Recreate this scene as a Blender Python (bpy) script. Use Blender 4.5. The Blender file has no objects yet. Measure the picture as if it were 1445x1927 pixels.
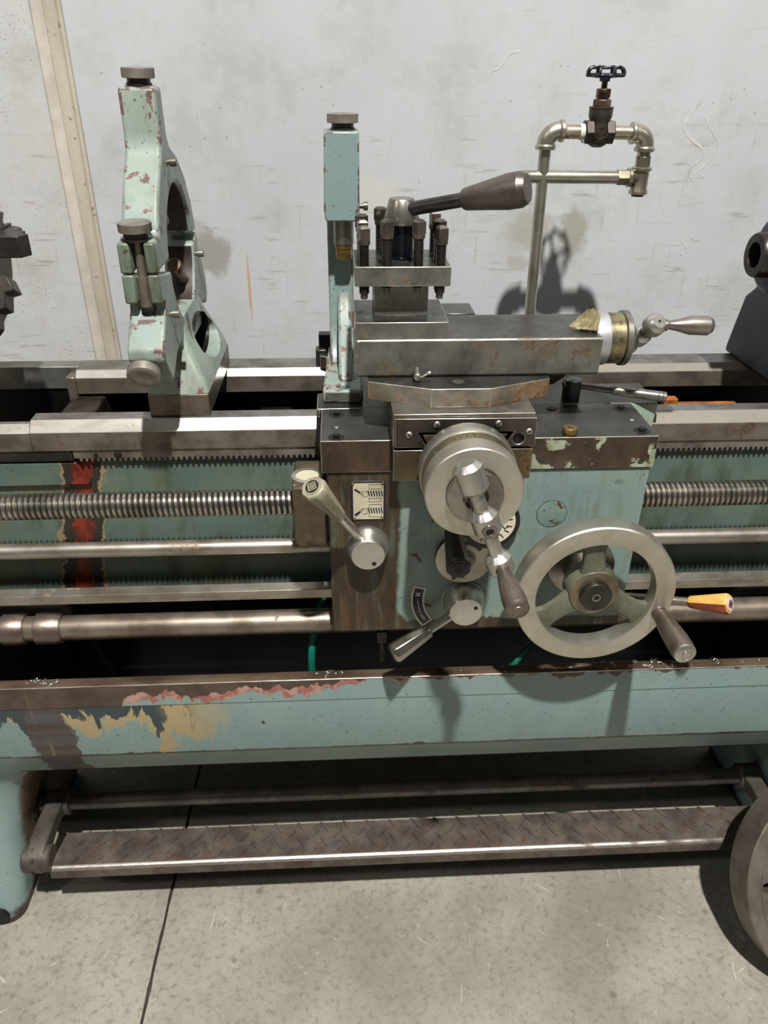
import bpy, bmesh, math, random
from mathutils import Vector, Matrix
from mathutils.geometry import tessellate_polygon
random.seed(7)
R = math.radians
scn = bpy.context.scene
COL = scn.collection

# ------------------------------------------------------------------ camera
# metres; X runs along the lathe to the right, Y towards the wall, Z up; floor at Z=0
PITCH, YAW, ROLL = R(30.20), R(3.24), R(-0.44)
fw = Vector((math.sin(YAW)*math.cos(PITCH), math.cos(YAW)*math.cos(PITCH), -math.sin(PITCH)))
rt0 = Vector((math.cos(YAW), -math.sin(YAW), 0)); dn0 = fw.cross(rt0)
rt = math.cos(ROLL)*rt0 + math.sin(ROLL)*dn0
dn = -math.sin(ROLL)*rt0 + math.cos(ROLL)*dn0
cam_d = bpy.data.cameras.new('camera')
cam = bpy.data.objects.new('camera', cam_d); COL.objects.link(cam)
cam.matrix_world = Matrix(((rt.x, -dn.x, -fw.x, 0), (rt.y, -dn.y, -fw.y, -1.0), (rt.z, -dn.z, -fw.z, 1.5), (0, 0, 0, 1)))
cam_d.sensor_fit = 'VERTICAL'; cam_d.sensor_height = 24.0; cam_d.lens = 24.0*1450/1927
cam_d.clip_start = 0.02
scn.camera = cam

# ------------------------------------------------------------------ world, lamps, exposure
w = bpy.data.worlds.new('world'); scn.world = w; w.use_nodes = True
w.node_tree.nodes['Background'].inputs[0].default_value = (1.0, 0.99, 0.96, 1)
w.node_tree.nodes['Background'].inputs[1].default_value = 0.075
def disk_lamp(name, loc, power, size, col=(1, .98, .945)):
    d = bpy.data.lights.new(name, 'AREA'); d.shape = 'DISK'; d.size = size; d.energy = power; d.color = col
    o = bpy.data.objects.new(name, d); COL.objects.link(o); o.location = loc
    o.rotation_euler = (Vector((0.2, 0.2, 0.9))-Vector(loc)).to_track_quat('-Z', 'Y').to_euler()
    return o
disk_lamp('high_bay_or_fill', (0.36, -2.45, 6.0), 620, 0.17)
disk_lamp('high_bay_or_fill', (-5.0, -3.2, 6.0), 60, 0.5)  # added unseen fill lamp for soft secondary light and highlights
disk_lamp('high_bay_or_fill', (5.6, -3.4, 6.0), 40, 0.5)  # weaker added fill lamp on the right, also unseen
vs = scn.view_settings
scn.display_settings.display_device = 'sRGB'
vs.view_transform = 'Standard'; vs.look = 'None'; vs.gamma = 1.0; vs.use_curve_mapping = False
vs.exposure = 0.0
scn.cycles.use_denoising = True
scn.cycles.max_bounces = 8

# ------------------------------------------------------------------ mesh helpers
def NB(): return bmesh.new()
def box(bm, x0, x1, y0, y1, z0, z1):
    v = [bm.verts.new(p) for p in ((x0,y0,z0),(x1,y0,z0),(x1,y1,z0),(x0,y1,z0),(x0,y0,z1),(x1,y0,z1),(x1,y1,z1),(x0,y1,z1))]
    for f in ((0,3,2,1),(4,5,6,7),(0,1,5,4),(1,2,6,5),(2,3,7,6),(3,0,4,7)): bm.faces.new([v[i] for i in f])
def loft(bm, secs, cap=True, closed=True):
    rows = [[bm.verts.new(p) for p in s] for s in secs]
    n = len(secs[0])
    for a, b in zip(rows, rows[1:]):
        for i in range(n if closed else n-1):
            j = (i+1) % n
            bm.faces.new((a[i], a[j], b[j], b[i]))
    if cap:
        for r in (rows[0], rows[-1]):
            if n <= 4: bm.faces.new(r)
            else:
                for t in tessellate_polygon([[v.co for v in r]]):
                    try: bm.faces.new([r[i] for i in t])
                    except ValueError: pass
    return rows
def prism(bm, pts, axis, a, b):
    def P(p, t):
        return (t, p[0], p[1]) if axis == 'X' else ((p[0], t, p[1]) if axis == 'Y' else (p[0], p[1], t))
    rows = [[bm.verts.new(P(p, t)) for p in pts] for t in (a, b)]
    n = len(pts)
    for i in range(n): bm.faces.new((rows[0][i], rows[0][(i+1) % n], rows[1][(i+1) % n], rows[1][i]))
    for r in rows: bm.faces.new(r)
def frame(d):
    d = Vector(d).normalized()
    u = Vector((0, 0, 1)) if abs(d.z) < .9 else Vector((1, 0, 0))
    x = d.cross(u).normalized(); return x, d.cross(x).normalized(), d
def rev(bm, p0, d, prof, seg=32, rot=0.0, cap=(True, True), knurl=None):
    """profile [(distance along d, radius)] turned about the line from p0 along d"""
    x, y, d = frame(d); p0 = Vector(p0); rows = []
    for k, (t, r) in enumerate(prof):
        if r < 1e-6: rows.append([bm.verts.new(p0+d*t)]); continue
        row = []
        for i in range(seg):
            a = 2*math.pi*i/seg+rot
            rr = r
            if knurl and knurl[0] <= k <= knurl[1]: rr = r - (knurl[2] if (i+k) % 2 else 0)
            row.append(bm.verts.new(p0+d*t+(x*math.cos(a)+y*math.sin(a))*rr))
        rows.append(row)
    for a, b in zip(rows, rows[1:]):
        if len(a) == 1 and len(b) == 1: continue
        for i in range(seg):
            j = (i+1) % seg
            if len(a) == 1: bm.faces.new((a[0], b[i], b[j]))
            elif len(b) == 1: bm.faces.new((a[i], a[j], b[0]))
            else: bm.faces.new((a[i], a[j], b[j], b[i]))
    if cap[0] and len(rows[0]) > 1: bm.faces.new(rows[0])
    if cap[1] and len(rows[-1]) > 1: bm.faces.new(rows[-1])
def cyl(bm, p0, p1, r0, r1=None, seg=28, ch=0.0):
    d = Vector(p1)-Vector(p0); L = d.length; r1 = r0 if r1 is None else r1
    pr = [(0, r0), (L, r1)] if not ch else [(0, r0-ch), (ch, r0), (L-ch, r1), (L, r1-ch)]
    rev(bm, p0, d, pr, seg)
def catmull(pts, n=8):
    P = [Vector(p) for p in pts]; P = [2*P[0]-P[1]]+P+[2*P[-1]-P[-2]]; out = []
    for i in range(1, len(P)-2):
        for k in range(n):
            t = k/n; a, b, c, d = P[i-1], P[i], P[i+1], P[i+2]
            out.append(.5*((2*b)+(c-a)*t+(2*a-5*b+4*c-d)*t*t+(3*b-a-3*c+d)*t**3))
    out.append(P[-2]); return out
def tube(bm, pts, r, seg=12, n=8, smooth=True):
    pts = catmull(pts, n) if smooth else [Vector(p) for p in pts]
    ref = None; rows = []
    for i, p in enumerate(pts):
        t = (pts[min(i+1, len(pts)-1)]-pts[max(i-1, 0)]).normalized()
        if ref is None: ref = frame(t)[0]
        ref = (ref-t*ref.dot(t)).normalized(); y = t.cross(ref)
        rr = r(i/(len(pts)-1)) if callable(r) else r
        rows.append([p+(ref*math.cos(2*math.pi*k/seg)+y*math.sin(2*math.pi*k/seg))*rr for k in range(seg)])
    loft(bm, rows)
def hexbar(bm, p0, p1, r, n=6, rot=0.0, ch=0.12):
    d = Vector(p1)-Vector(p0); L = d.length
    rev(bm, p0, d, [(0, r*(1-ch)), (r*ch*.6, r), (L-r*ch*.6, r), (L, r*(1-ch))], n, rot)

WLD = {}
def wloc(o): return WLD.get(o.name, Vector((0, 0, 0))) if o else Vector((0, 0, 0))
def link(o, parent, at):
    COL.objects.link(o)
    WLD[o.name] = Vector(at)
    if parent: o.parent = parent; o.location = Vector(at)-wloc(parent)
    else: o.location = Vector(at)
def finish(name, bm, mat, ang=38):
    bmesh.ops.remove_doubles(bm, verts=bm.verts, dist=1e-6)
    bmesh.ops.recalc_face_normals(bm, faces=bm.faces)
    me = bpy.data.meshes.new(name); bm.to_mesh(me); bm.free()
    for p in me.polygons: p.use_smooth = True
    me.set_sharp_from_angle(angle=R(ang))
    for m in (mat if isinstance(mat, (list, tuple)) else [mat]): me.materials.append(m)
    return me
def obj(name, bm, mat, parent=None, bev=0.0, seg=2, ang=38, label=None, kind=None, at=None, limit=40, edge=None):
    """one mesh object; vertices come in world coordinates and the origin goes to the middle of the mesh"""
    if at is None:
        lo = Vector([min(v.co[i] for v in bm.verts) for i in range(3)]); hi = Vector([max(v.co[i] for v in bm.verts) for i in range(3)])
        at = (lo+hi)/2
        if parent is None: at.z = lo.z
    at = Vector(at)
    for v in bm.verts: v.co -= at
    me = finish(name, bm, mat, ang)
    o = bpy.data.objects.new(name, me); link(o, parent, at)
    if bev:
        b = o.modifiers.new('bevel', 'BEVEL'); b.width = bev; b.segments = seg; b.limit_method = 'ANGLE'; b.angle_limit = R(limit)
        b.harden_normals = False; b.use_clamp_overlap = True
        if edge: o.data.materials.append(edge); b.material = len(o.data.materials)-1
    if label: o['label'] = label
    if kind: o['kind'] = kind
    return o
def place(name, me, parent, at, rot=(0, 0, 0)):
    o = bpy.data.objects.new(name, me); link(o, parent, at); o.rotation_euler = rot; return o
def tag(o, label, cat=None, group=None, kind=None):
    o['label'] = label
    if cat: o['category'] = cat
    if group: o['group'] = group
    if kind: o['kind'] = kind
    return o
def thing(name, label, cat, at, group=None):
    o = bpy.data.objects.new(name, None); o.empty_display_size = .05; link(o, None, at); return tag(o, label, cat, group)
def cut(o, cutters):
    """subtract cutter meshes (bmesh in world coordinates) from object o and bake the result"""
    tmp = []
    for bm in cutters:
        for v in bm.verts: v.co -= WLD[o.name]
        bmesh.ops.recalc_face_normals(bm, faces=bm.faces)
        me = bpy.data.meshes.new('cutter'); bm.to_mesh(me); bm.free()
        c = bpy.data.objects.new('cutter', me); COL.objects.link(c)
        m = o.modifiers.new('cut', 'BOOLEAN'); m.object = c; m.operation = 'DIFFERENCE'; m.solver = 'EXACT'
        tmp.append(c)
    par, loc = o.parent, o.location.copy()
    o.parent = None; o.location = (0, 0, 0)
    bev = [m for m in o.modifiers if m.type == 'BEVEL']
    keep = [(b.width, b.segments, b.angle_limit, b.material) for b in bev]
    for b in bev: o.modifiers.remove(b)
    bpy.context.view_layer.update()
    dg = bpy.context.evaluated_depsgraph_get()
    me = bpy.data.meshes.new_from_object(o.evaluated_get(dg))
    o.modifiers.clear(); old = o.data; o.data = me; me.name = old.name
    for p in me.polygons: p.use_smooth = True
    me.set_sharp_from_angle(angle=R(38))
    for c in tmp: bpy.data.objects.remove(c)
    o.parent = par; o.location = loc
    for wd, sg, al, mi in keep:
        b = o.modifiers.new('bevel', 'BEVEL'); b.width = wd; b.segments = sg; b.limit_method = 'ANGLE'; b.angle_limit = al; b.use_clamp_overlap = True; b.material = mi
    return o
def text_bm(body, size, depth=0.0004):
    """letters as a mesh standing in the XZ plane, facing -Y, centred on the origin"""
    c = bpy.data.curves.new('letters', 'FONT'); c.body = body; c.size = size; c.extrude = depth; c.align_x = 'CENTER'; c.align_y = 'CENTER'; c.resolution_u = 3
    o = bpy.data.objects.new('letters', c); COL.objects.link(o); bpy.context.view_layer.update()
    me = bpy.data.meshes.new_from_object(o.evaluated_get(bpy.context.evaluated_depsgraph_get()))
    bpy.data.objects.remove(o)
    bm = bmesh.new(); bm.from_mesh(me); bpy.data.meshes.remove(me)
    bmesh.ops.transform(bm, matrix=Matrix.Rotation(R(90), 4, 'X'), verts=bm.verts)
    return bm
def merge(bm, other, mat):
    me = bpy.data.meshes.new('tmp'); bmesh.ops.transform(other, matrix=mat, verts=other.verts); other.to_mesh(me); other.free()
    bm.from_mesh(me); bpy.data.meshes.remove(me)

# ------------------------------------------------------------------ materials
def lin(c):
    f = lambda v: v/12.92 if v <= .04045 else ((v+.055)/1.055)**2.4
    return tuple(f(v/255) for v in c)+(1,)
class G:
    def __init__(s, name):
        s.mat = bpy.data.materials.new(name); s.mat.use_nodes = True; s.nt = s.mat.node_tree; s.nt.nodes.clear()
        s.bs = s.nt.nodes.new('ShaderNodeBsdfPrincipled'); o = s.nt.nodes.new('ShaderNodeOutputMaterial')
        s.nt.links.new(s.bs.outputs[0], o.inputs[0]); s._p = None
    def set(s, sock, v):
        if isinstance(v, bpy.types.NodeSocket): s.nt.links.new(v, sock)
        else: sock.default_value = v
    def pos(s):
        if s._p is None: s._p = s.nt.nodes.new('ShaderNodeNewGeometry').outputs['Position']
        return s._p
    def xyz(s):
        n = s.nt.nodes.new('ShaderNodeSeparateXYZ'); s.set(n.inputs[0], s.pos()); return n.outputs[0], n.outputs[1], n.outputs[2]
    def stretch(s, v, off=(0, 0, 0)):
        n = s.nt.nodes.new('ShaderNodeMapping'); s.set(n.inputs[0], s.pos()); n.inputs['Scale'].default_value = v; n.inputs['Location'].default_value = off; return n.outputs[0]
    def noise(s, scale, detail=4, rough=.55, vec=None, dist=0.0):
        n = s.nt.nodes.new('ShaderNodeTexNoise'); s.set(n.inputs['Vector'], vec or s.pos())
        n.inputs['Scale'].default_value = scale; n.inputs['Detail'].default_value = detail; n.inputs['Roughness'].default_value = rough; n.inputs['Distortion'].default_value = dist
        return n.outputs['Fac']
    def voro(s, scale, vec=None, feature='F1'):
        n = s.nt.nodes.new('ShaderNodeTexVoronoi'); s.set(n.inputs['Vector'], vec or s.pos()); n.inputs['Scale'].default_value = scale; n.feature = feature
        return n.outputs['Distance']
    def m(s, op, a, b=0.0, clamp=False):
        n = s.nt.nodes.new('ShaderNodeMath'); n.operation = op; s.set(n.inputs[0], a); s.set(n.inputs[1], b); n.use_clamp = clamp; return n.outputs[0]
    def sm(s, x, lo, hi, a=0.0, b=1.0):
        n = s.nt.nodes.new('ShaderNodeMapRange'); n.interpolation_type = 'SMOOTHSTEP'; s.set(n.inputs[0], x)
        n.inputs[1].default_value = lo; n.inputs[2].default_value = hi; n.inputs[3].default_value = a; n.inputs[4].default_value = b; return n.outputs[0]
    def mix(s, f, a, b):
        n = s.nt.nodes.new('ShaderNodeMix'); n.data_type = 'RGBA'; s.set(n.inputs[0], f); s.set(n.inputs[6], a); s.set(n.inputs[7], b); return n.outputs[2]
    def bump(s, h, strength, dist=.001):
        n = s.nt.nodes.new('ShaderNodeBump'); s.set(n.inputs['Height'], h); n.inputs['Strength'].default_value = strength; n.inputs['Distance'].default_value = dist
        s.nt.links.new(n.outputs[0], s.bs.inputs['Normal'])
    def done(s, col, rough=.5, metal=0.0, spec=.5):
        s.set(s.bs.inputs['Base Color'], col); s.set(s.bs.inputs['Roughness'], rough); s.set(s.bs.inputs['Metallic'], metal); s.bs.inputs['Specular IOR Level'].default_value = spec
        return s.mat

def steel(name, c, c2=None, rough=.4, rust=0.0, rustc=(96, 62, 34), metal=.85, grain=(1, 1, 1), gscale=60, spots=.3, bump=.08):
    """bare machined or cast metal with stains, grain and patches of brown rust film"""
    g = G(name); c2 = c2 or tuple(v*.72 for v in c)
    col = g.mix(g.sm(g.noise(16, 5, .6), .35, .68), lin(c), lin(c2))
    fine = g.noise(gscale, 3, .6, g.stretch(grain))
    col = g.mix(g.m('MULTIPLY', g.sm(fine, .52, .75), spots), col, lin(tuple(v*.45 for v in c)))
    ro = g.m('ADD', g.m('MULTIPLY', g.m('SUBTRACT', fine, .5), .22), rough)
    mt = metal
    if rust:
        rn = g.sm(g.m('ADD', g.noise(22, 6, .65), g.m('MULTIPLY', g.noise(5, 2), .5)), 1.0-rust*.56, 1.12-rust*.44)
        col = g.mix(g.m('MULTIPLY', rn, .85), col, g.mix(g.sm(g.noise(140, 3), .4, .65), lin(rustc), lin(tuple(v*.6 for v in rustc))))
        mt = g.m('SUBTRACT', metal, g.m('MULTIPLY', rn, metal*.8)); ro = g.m('ADD', ro, g.m('MULTIPLY', rn, .2))
    if bump: g.bump(fine, bump)
    return g.done(col, ro, mt)

def slideway_mat():
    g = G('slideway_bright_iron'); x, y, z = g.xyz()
    dull = g.m('ADD', g.sm(x, .30, .46), g.sm(x, -.22, -.34, 0, .75), True)  # darker and rougher towards both ends of the way
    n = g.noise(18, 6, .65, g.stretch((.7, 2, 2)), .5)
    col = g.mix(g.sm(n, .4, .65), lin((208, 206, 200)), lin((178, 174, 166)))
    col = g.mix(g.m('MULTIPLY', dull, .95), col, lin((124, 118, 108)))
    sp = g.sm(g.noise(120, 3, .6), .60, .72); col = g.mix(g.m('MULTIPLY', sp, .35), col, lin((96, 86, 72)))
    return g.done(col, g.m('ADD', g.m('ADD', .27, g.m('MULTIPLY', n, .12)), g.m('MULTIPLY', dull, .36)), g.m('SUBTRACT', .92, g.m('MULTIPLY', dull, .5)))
def paint(name, base, wear=.5, under=(74, 60, 54), primer=(142, 92, 84), scale=26, grime=.4, grimec=(70, 70, 58), tint=None, rough=.42, extra=None, speck=.5):
    """old enamel: blotchy tint, greasy film, chips down to primer and dark metal"""
    g = G(name); tint = tint or tuple(v*.9 for v in base)
    col = g.mix(g.sm(g.noise(7, 4), .35, .7), lin(base), lin(tint))
    col = g.mix(g.m('MULTIPLY', g.sm(g.noise(12, 6, .62, g.stretch((1.6, 1.6, .6))), .44, .74), grime), col, lin(grimec))
    col = g.mix(g.m('MULTIPLY', g.sm(g.noise(190, 2, .5), .66, .72), speck), col, lin((60, 56, 50)))
    n = g.noise(scale, 6, .6, None, .4)
    th = .80-wear*.24
    if extra: col = extra(g, col)
    col = g.mix(g.sm(n, th-.014, th-.006), col, lin(primer))
    col = g.mix(g.sm(n, th, th+.01), col, lin(under))
    g.bump(g.m('ADD', g.m('MULTIPLY', g.sm(n, th-.02, th), -1.0), g.m('MULTIPLY', g.noise(35, 3), .5)), .25, .0008)
    return g.done(col, g.m('ADD', g.m('MULTIPLY', g.noise(30, 3), .25), rough-.12), 0.0, .45)
def flat(name, c, rough=.5, metal=0.0, var=.12, scale=40, spec=.5):
    g = G(name); col = g.mix(g.sm(g.noise(scale, 4), .3, .7), lin(c), lin(tuple(v*(1-var) for v in c))); return g.done(col, rough, metal, spec)

def tread_mat():
    g = G('rust_brown_tread_plate'); x, y, z = g.xyz()
    col = g.mix(g.sm(g.noise(16, 6, .65), .35, .68), lin((112, 102, 94)), lin((78, 69, 63)))
    col = g.mix(g.m('MULTIPLY', g.sm(g.noise(24, 5, .6), .52, .7), .6), col, lin((96, 72, 60)))
    col = g.mix(g.m('MULTIPLY', g.sm(g.noise(9, 5, .65), .55, .7), .5), col, lin((52, 48, 46)))
    fine = g.noise(110, 3, .65); col = g.mix(g.m('MULTIPLY', g.sm(fine, .5, .75), .4), col, lin((50, 44, 40)))
    # painted lamp highlight along the bend: paler, smoother, more metallic
    bend_glint = g.m('MULTIPLY', g.m('MULTIPLY', g.sm(y, -.0200, -.0225), g.sm(z, .1425, .1450)), g.sm(g.m('ADD', g.noise(14, 4), g.sm(x, .75, .3, -.2, .1)), .30, .5))
    col = g.mix(bend_glint, col, lin((206, 196, 186)))
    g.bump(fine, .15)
    return g.done(col, g.m('SUBTRACT', g.m('ADD', .36, g.m('MULTIPLY', fine, .2)), g.m('MULTIPLY', bend_glint, .14)), g.m('ADD', .5, g.m('MULTIPLY', bend_glint, .45)))
TEAL = (118, 158, 152)
def apron_extra(g, col):
    x, y, z = g.xyz()
    n = g.m('SUBTRACT', g.noise(30, 6, .65), .5); n2 = g.m('SUBTRACT', g.noise(9, 3, .5, g.stretch((1, 1, .45))), .5)
    e = g.m('ADD', g.m('ADD', x, g.m('MULTIPLY', n, .020)), g.m('MULTIPLY', n2, .03))
    # worn, oil-browned strip on the left, widening to the lower edge
    low = g.m('MULTIPLY', g.sm(z, .74, .69), .03)
    f = g.m('SUBTRACT', e, low)
    brown = g.mix(g.sm(g.noise(40, 5, .6, g.stretch((1, 1, .35))), .38, .66), lin((64, 50, 34)), lin((44, 34, 24)))
    brown = g.mix(g.m('MULTIPLY', g.sm(g.noise(14, 3, .5, g.stretch((1.4, 1, .35))), .56, .72), .7), brown, lin((100, 62, 26)))
    col = g.mix(g.sm(f, .082, .078), col, lin((92, 104, 92)))
    col = g.mix(g.sm(f, .079, .075), col, brown)
    zz = g.m('ADD', z, g.m('MULTIPLY', n, .03))
    col = g.mix(g.sm(zz, .712, .709), col, brown)
    # oily drips
    col = g.mix(g.m('MULTIPLY', g.sm(g.noise(24, 4, .6, g.stretch((2.2, 1, .35))), .50, .68), .5), col, lin((92, 104, 90)))
    return col
def saddle_extra(g, col):
    return col
def tray_extra(g, col):
    x, y, z = g.xyz()
    n = g.m('SUBTRACT', g.noise(26, 6, .62), .5); st = g.m('SUBTRACT', g.noise(22, 4, .6, g.stretch((1, 1, .12))), .5)
    xe = g.m('ADD', x, g.m('MULTIPLY', n, .08))
    # brown bare band under the lip: wide at the left, thinning to a line at the right
    h = g.m('ADD', g.sm(xe, -.34, -.42, .0, .05), g.sm(xe, .10, -.28, .004, .022))
    d = g.m('SUBTRACT', .6065, g.m('ADD', g.m('ADD', z, g.m('MULTIPLY', st, .075)), g.m('MULTIPLY', n, .022)))
    q = g.m('SUBTRACT', d, h)
    upper = g.sm(z, .5575, .5585)
    sal = g.mix(g.sm(g.noise(45, 3), .4, .6), lin((150, 92, 84)), lin((172, 138, 124)))
    lim = g.m('MULTIPLY', g.sm(xe, .16, -.05, .002, .012), g.sm(g.noise(30, 4, .6, g.stretch((1, 1, .4))), .36, .6, .15, 1.6))
    col = g.mix(g.m('MULTIPLY', g.m('MULTIPLY', g.sm(g.m('SUBTRACT', q, lim), .002, -.002), upper), g.sm(x, .32, .1)), col, sal)
    brown = g.mix(g.sm(g.noise(30, 5, .6), .35, .7), lin((84, 68, 60)), lin((64, 50, 42)))
    col = g.mix(g.m('MULTIPLY', g.sm(q, .0015, -.0015), upper), col, brown)
    # below the crease at the left: tan flakes, dark slate smear
    band = g.m('SUBTRACT', 1.0, upper)
    yb = g.m('ADD', z, g.m('MULTIPLY', st, .16))
    tanm = g.m('MULTIPLY', g.m('MULTIPLY', g.sm(g.m('ADD', g.noise(24, 6, .65, g.stretch((1, 1, .4))), g.sm(yb, .44, .56, -.12, .16)), .50, .53), g.sm(xe, -.16, -.30)), band)
    col = g.mix(tanm, col, lin((164, 146, 110)))
    drk = g.m('MULTIPLY', g.m('MULTIPLY', g.sm(g.m('ADD', g.noise(20, 6, .65, g.stretch((1, 1, .3)), .3), g.sm(yb, .45, .56, -.17, .10)), .54, .56), g.sm(xe, -.24, -.34)), band)
    col = g.mix(drk, col, lin((52, 64, 66)))
    sx = g.m('ABSOLUTE', g.m('ADD', g.m('ADD', x, .515), g.m('MULTIPLY', n, .05)))
    smear = g.m('MULTIPLY', g.sm(sx, .04, .034), band)
    col = g.mix(smear, col, g.mix(g.sm(g.noise(26, 5, .6, g.stretch((.3, 1, 2))), .4, .65), lin((78, 74, 76)), lin((70, 56, 48))))
    # brown runs from the lip
    run = g.m('MULTIPLY', g.sm(g.noise(16, 3, .6, g.stretch((1.4, 1, .06))), .66, .72), g.sm(x, .2, -.1))
    col = g.mix(g.m('MULTIPLY', run, .6), col, lin((150, 128, 92)))
    # scuffed lower edge
    col = g.mix(g.m('MULTIPLY', g.sm(g.m('ADD', z, g.m('MULTIPLY', n, .03)), .4452, .4438), g.sm(z, .435, .442)), col, lin((74, 62, 54)))
    return col
def foot_extra(g, col):
    x, y, z = g.xyz(); n = g.m('SUBTRACT', g.noise(40, 5, .65), .5)
    return g.mix(g.m('MULTIPLY', g.sm(g.m('ADD', y, g.m('MULTIPLY', n, .012)), .1435, .1400), .85), col, g.mix(g.sm(g.noise(60, 5, .7), .4, .65), lin((74, 72, 60)), lin((46, 42, 36))))
def bed_extra(g, col):
    x, y, z = g.xyz()
    n = g.m('SUBTRACT', g.noise(24, 6, .65), .5); n2 = g.m('SUBTRACT', g.noise(60, 4, .6), .5)
    xc = g.m('SUBTRACT', g.m('ADD', x, .448), g.m('MULTIPLY', g.m('SUBTRACT', z, .81), .17))
    d = g.m('ADD', g.m('ABSOLUTE', xc), g.m('ADD', g.m('MULTIPLY', n, .05), g.m('MULTIPLY', n2, .012)))
    low = g.sm(x, -.05, -.3)
    col = g.mix(g.m('MULTIPLY', g.sm(g.noise(10, 5, .6, g.stretch((1, 1, 1.2))), .46, .7), g.m('MULTIPLY', low, .8)), col, lin((96, 94, 66)))
    col = g.mix(g.sm(d, .036, .033), col, lin((140, 120, 86)))
    col = g.mix(g.sm(d, .032, .029), col, lin((44, 40, 36)))
    col = g.mix(g.sm(d, .017, .012), col, g.mix(g.sm(g.noise(50, 4), .4, .6), lin((122, 44, 25)), lin((80, 32, 22))))
    return col
def ped_extra(g, col):
    x, y, z = g.xyz(); n = g.m('SUBTRACT', g.noise(30, 6, .65), .5)
    nn = g.nt.nodes.new('ShaderNodeNewGeometry'); sp = g.nt.nodes.new('ShaderNodeSeparateXYZ'); g.nt.links.new(nn.outputs['True Normal'], sp.inputs[0])
    f = g.m('ADD', y, g.m('MULTIPLY', n, .03))
    br = g.mix(g.sm(g.noise(18, 5, .6, g.stretch((1, 2, .4))), .4, .65), lin((92, 74, 60)), lin((66, 54, 46)))
    side = g.m('MULTIPLY', g.sm(f, .03, .045), g.sm(sp.outputs[0], .5, .75))
    col = g.mix(side, col, br)
    col = g.mix(g.sm(g.m('ADD', z, g.m('MULTIPLY', n, .06)), .03, .015), col, lin((58, 48, 42)))
    return col

M = dict(
    apron=paint('apron_paint', (122, 138, 127), .52, (62, 50, 42), (84, 66, 54), 34, .45, (98, 112, 98), (112, 132, 132), extra=apron_extra, speck=.8),
    tray=paint('tray_paint', (128, 149, 144), .24, (66, 54, 48), (112, 84, 76), 38, .22, (106, 122, 112), (121, 144, 143), extra=tray_extra, speck=.6),
    bed=paint('bed_paint', (88, 104, 95), .36, (52, 46, 38), (84, 78, 58), 30, .85, (54, 60, 46), (78, 96, 88), extra=bed_extra, rough=.34),
    ped=paint('pedestal_paint', (130, 150, 146), .28, (70, 56, 48), (110, 80, 66), 24, .2, (104, 118, 110), (122, 146, 144), extra=ped_extra),
    steady=paint('steady_paint', (132, 143, 133), .80, (84, 72, 66), (118, 84, 78), 25, .85, (104, 110, 92), (124, 141, 136), speck=.9),
    steady_dirty=paint('steady_greasy_paint', (118, 132, 112), .6, (70, 62, 52), (92, 84, 70), 60, .9, (70, 72, 58), (100, 114, 98), speck=.9),
    follow=paint('follow_rest_paint', (118, 138, 136), .62, (94, 74, 68), (120, 90, 84), 40, .35, (98, 108, 92), (120, 142, 140), speck=.8),
    follow2=paint('follow_rest_foot_paint', (128, 140, 132), .82, (96, 74, 64), (150, 104, 92), 44, .6, (96, 100, 82), (118, 136, 130), speck=.7, extra=foot_extra),
    saddle_paint=paint('saddle_front_paint', (70, 56, 48), .1, (50, 40, 34), (60, 46, 38), 30, .5, (48, 38, 32), (62, 50, 44)),
)
def saddle_front():
    g = G('saddle_cast_front'); x, y, z = g.xyz()
    col = g.mix(g.sm(g.noise(30, 6, .6, g.stretch((1, 1, .5))), .35, .68), lin((66, 51, 38)), lin((42, 33, 25)))
    col = g.mix(g.m('MULTIPLY', g.sm(g.noise(12, 4, .6), .55, .7), g.sm(x, .2, .0, .2, .6)), col, lin((96, 60, 34)))
    n = g.m('ADD', g.noise(19, 6, .6, None, .5), g.m('MULTIPLY', g.noise(70, 3), .12))
    rm = g.m('MULTIPLY', g.sm(n, .612, .622), g.sm(x, .26, .28))
    col = g.mix(rm, col, g.mix(g.sm(g.noise(50, 4), .4, .65), lin((150, 160, 138)), lin((122, 122, 92))))
    g.bump(n, .2, .001)
    return g.done(col, g.m('ADD', g.m('MULTIPLY', g.noise(40, 3), .3), .28), 0.0, .5)
M['saddle_front'] = saddle_front()
def oily_top():
    g = G('oily_ground_iron')
    col = g.mix(g.sm(g.noise(9, 5, .6, None, .6), .35, .7), lin((88, 86, 80)), lin((66, 65, 61)))
    sp = g.sm(g.noise(70, 4, .6), .6, .72); col = g.mix(g.m('MULTIPLY', sp, .4), col, lin((58, 52, 44)))
    ro = g.sm(g.noise(11, 4, .55, None, .8), .3, .75, .26, .46)
    g.bump(g.noise(120, 2), .04)
    return g.done(col, ro, .75)
M['saddle_top'] = oily_top()
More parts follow.
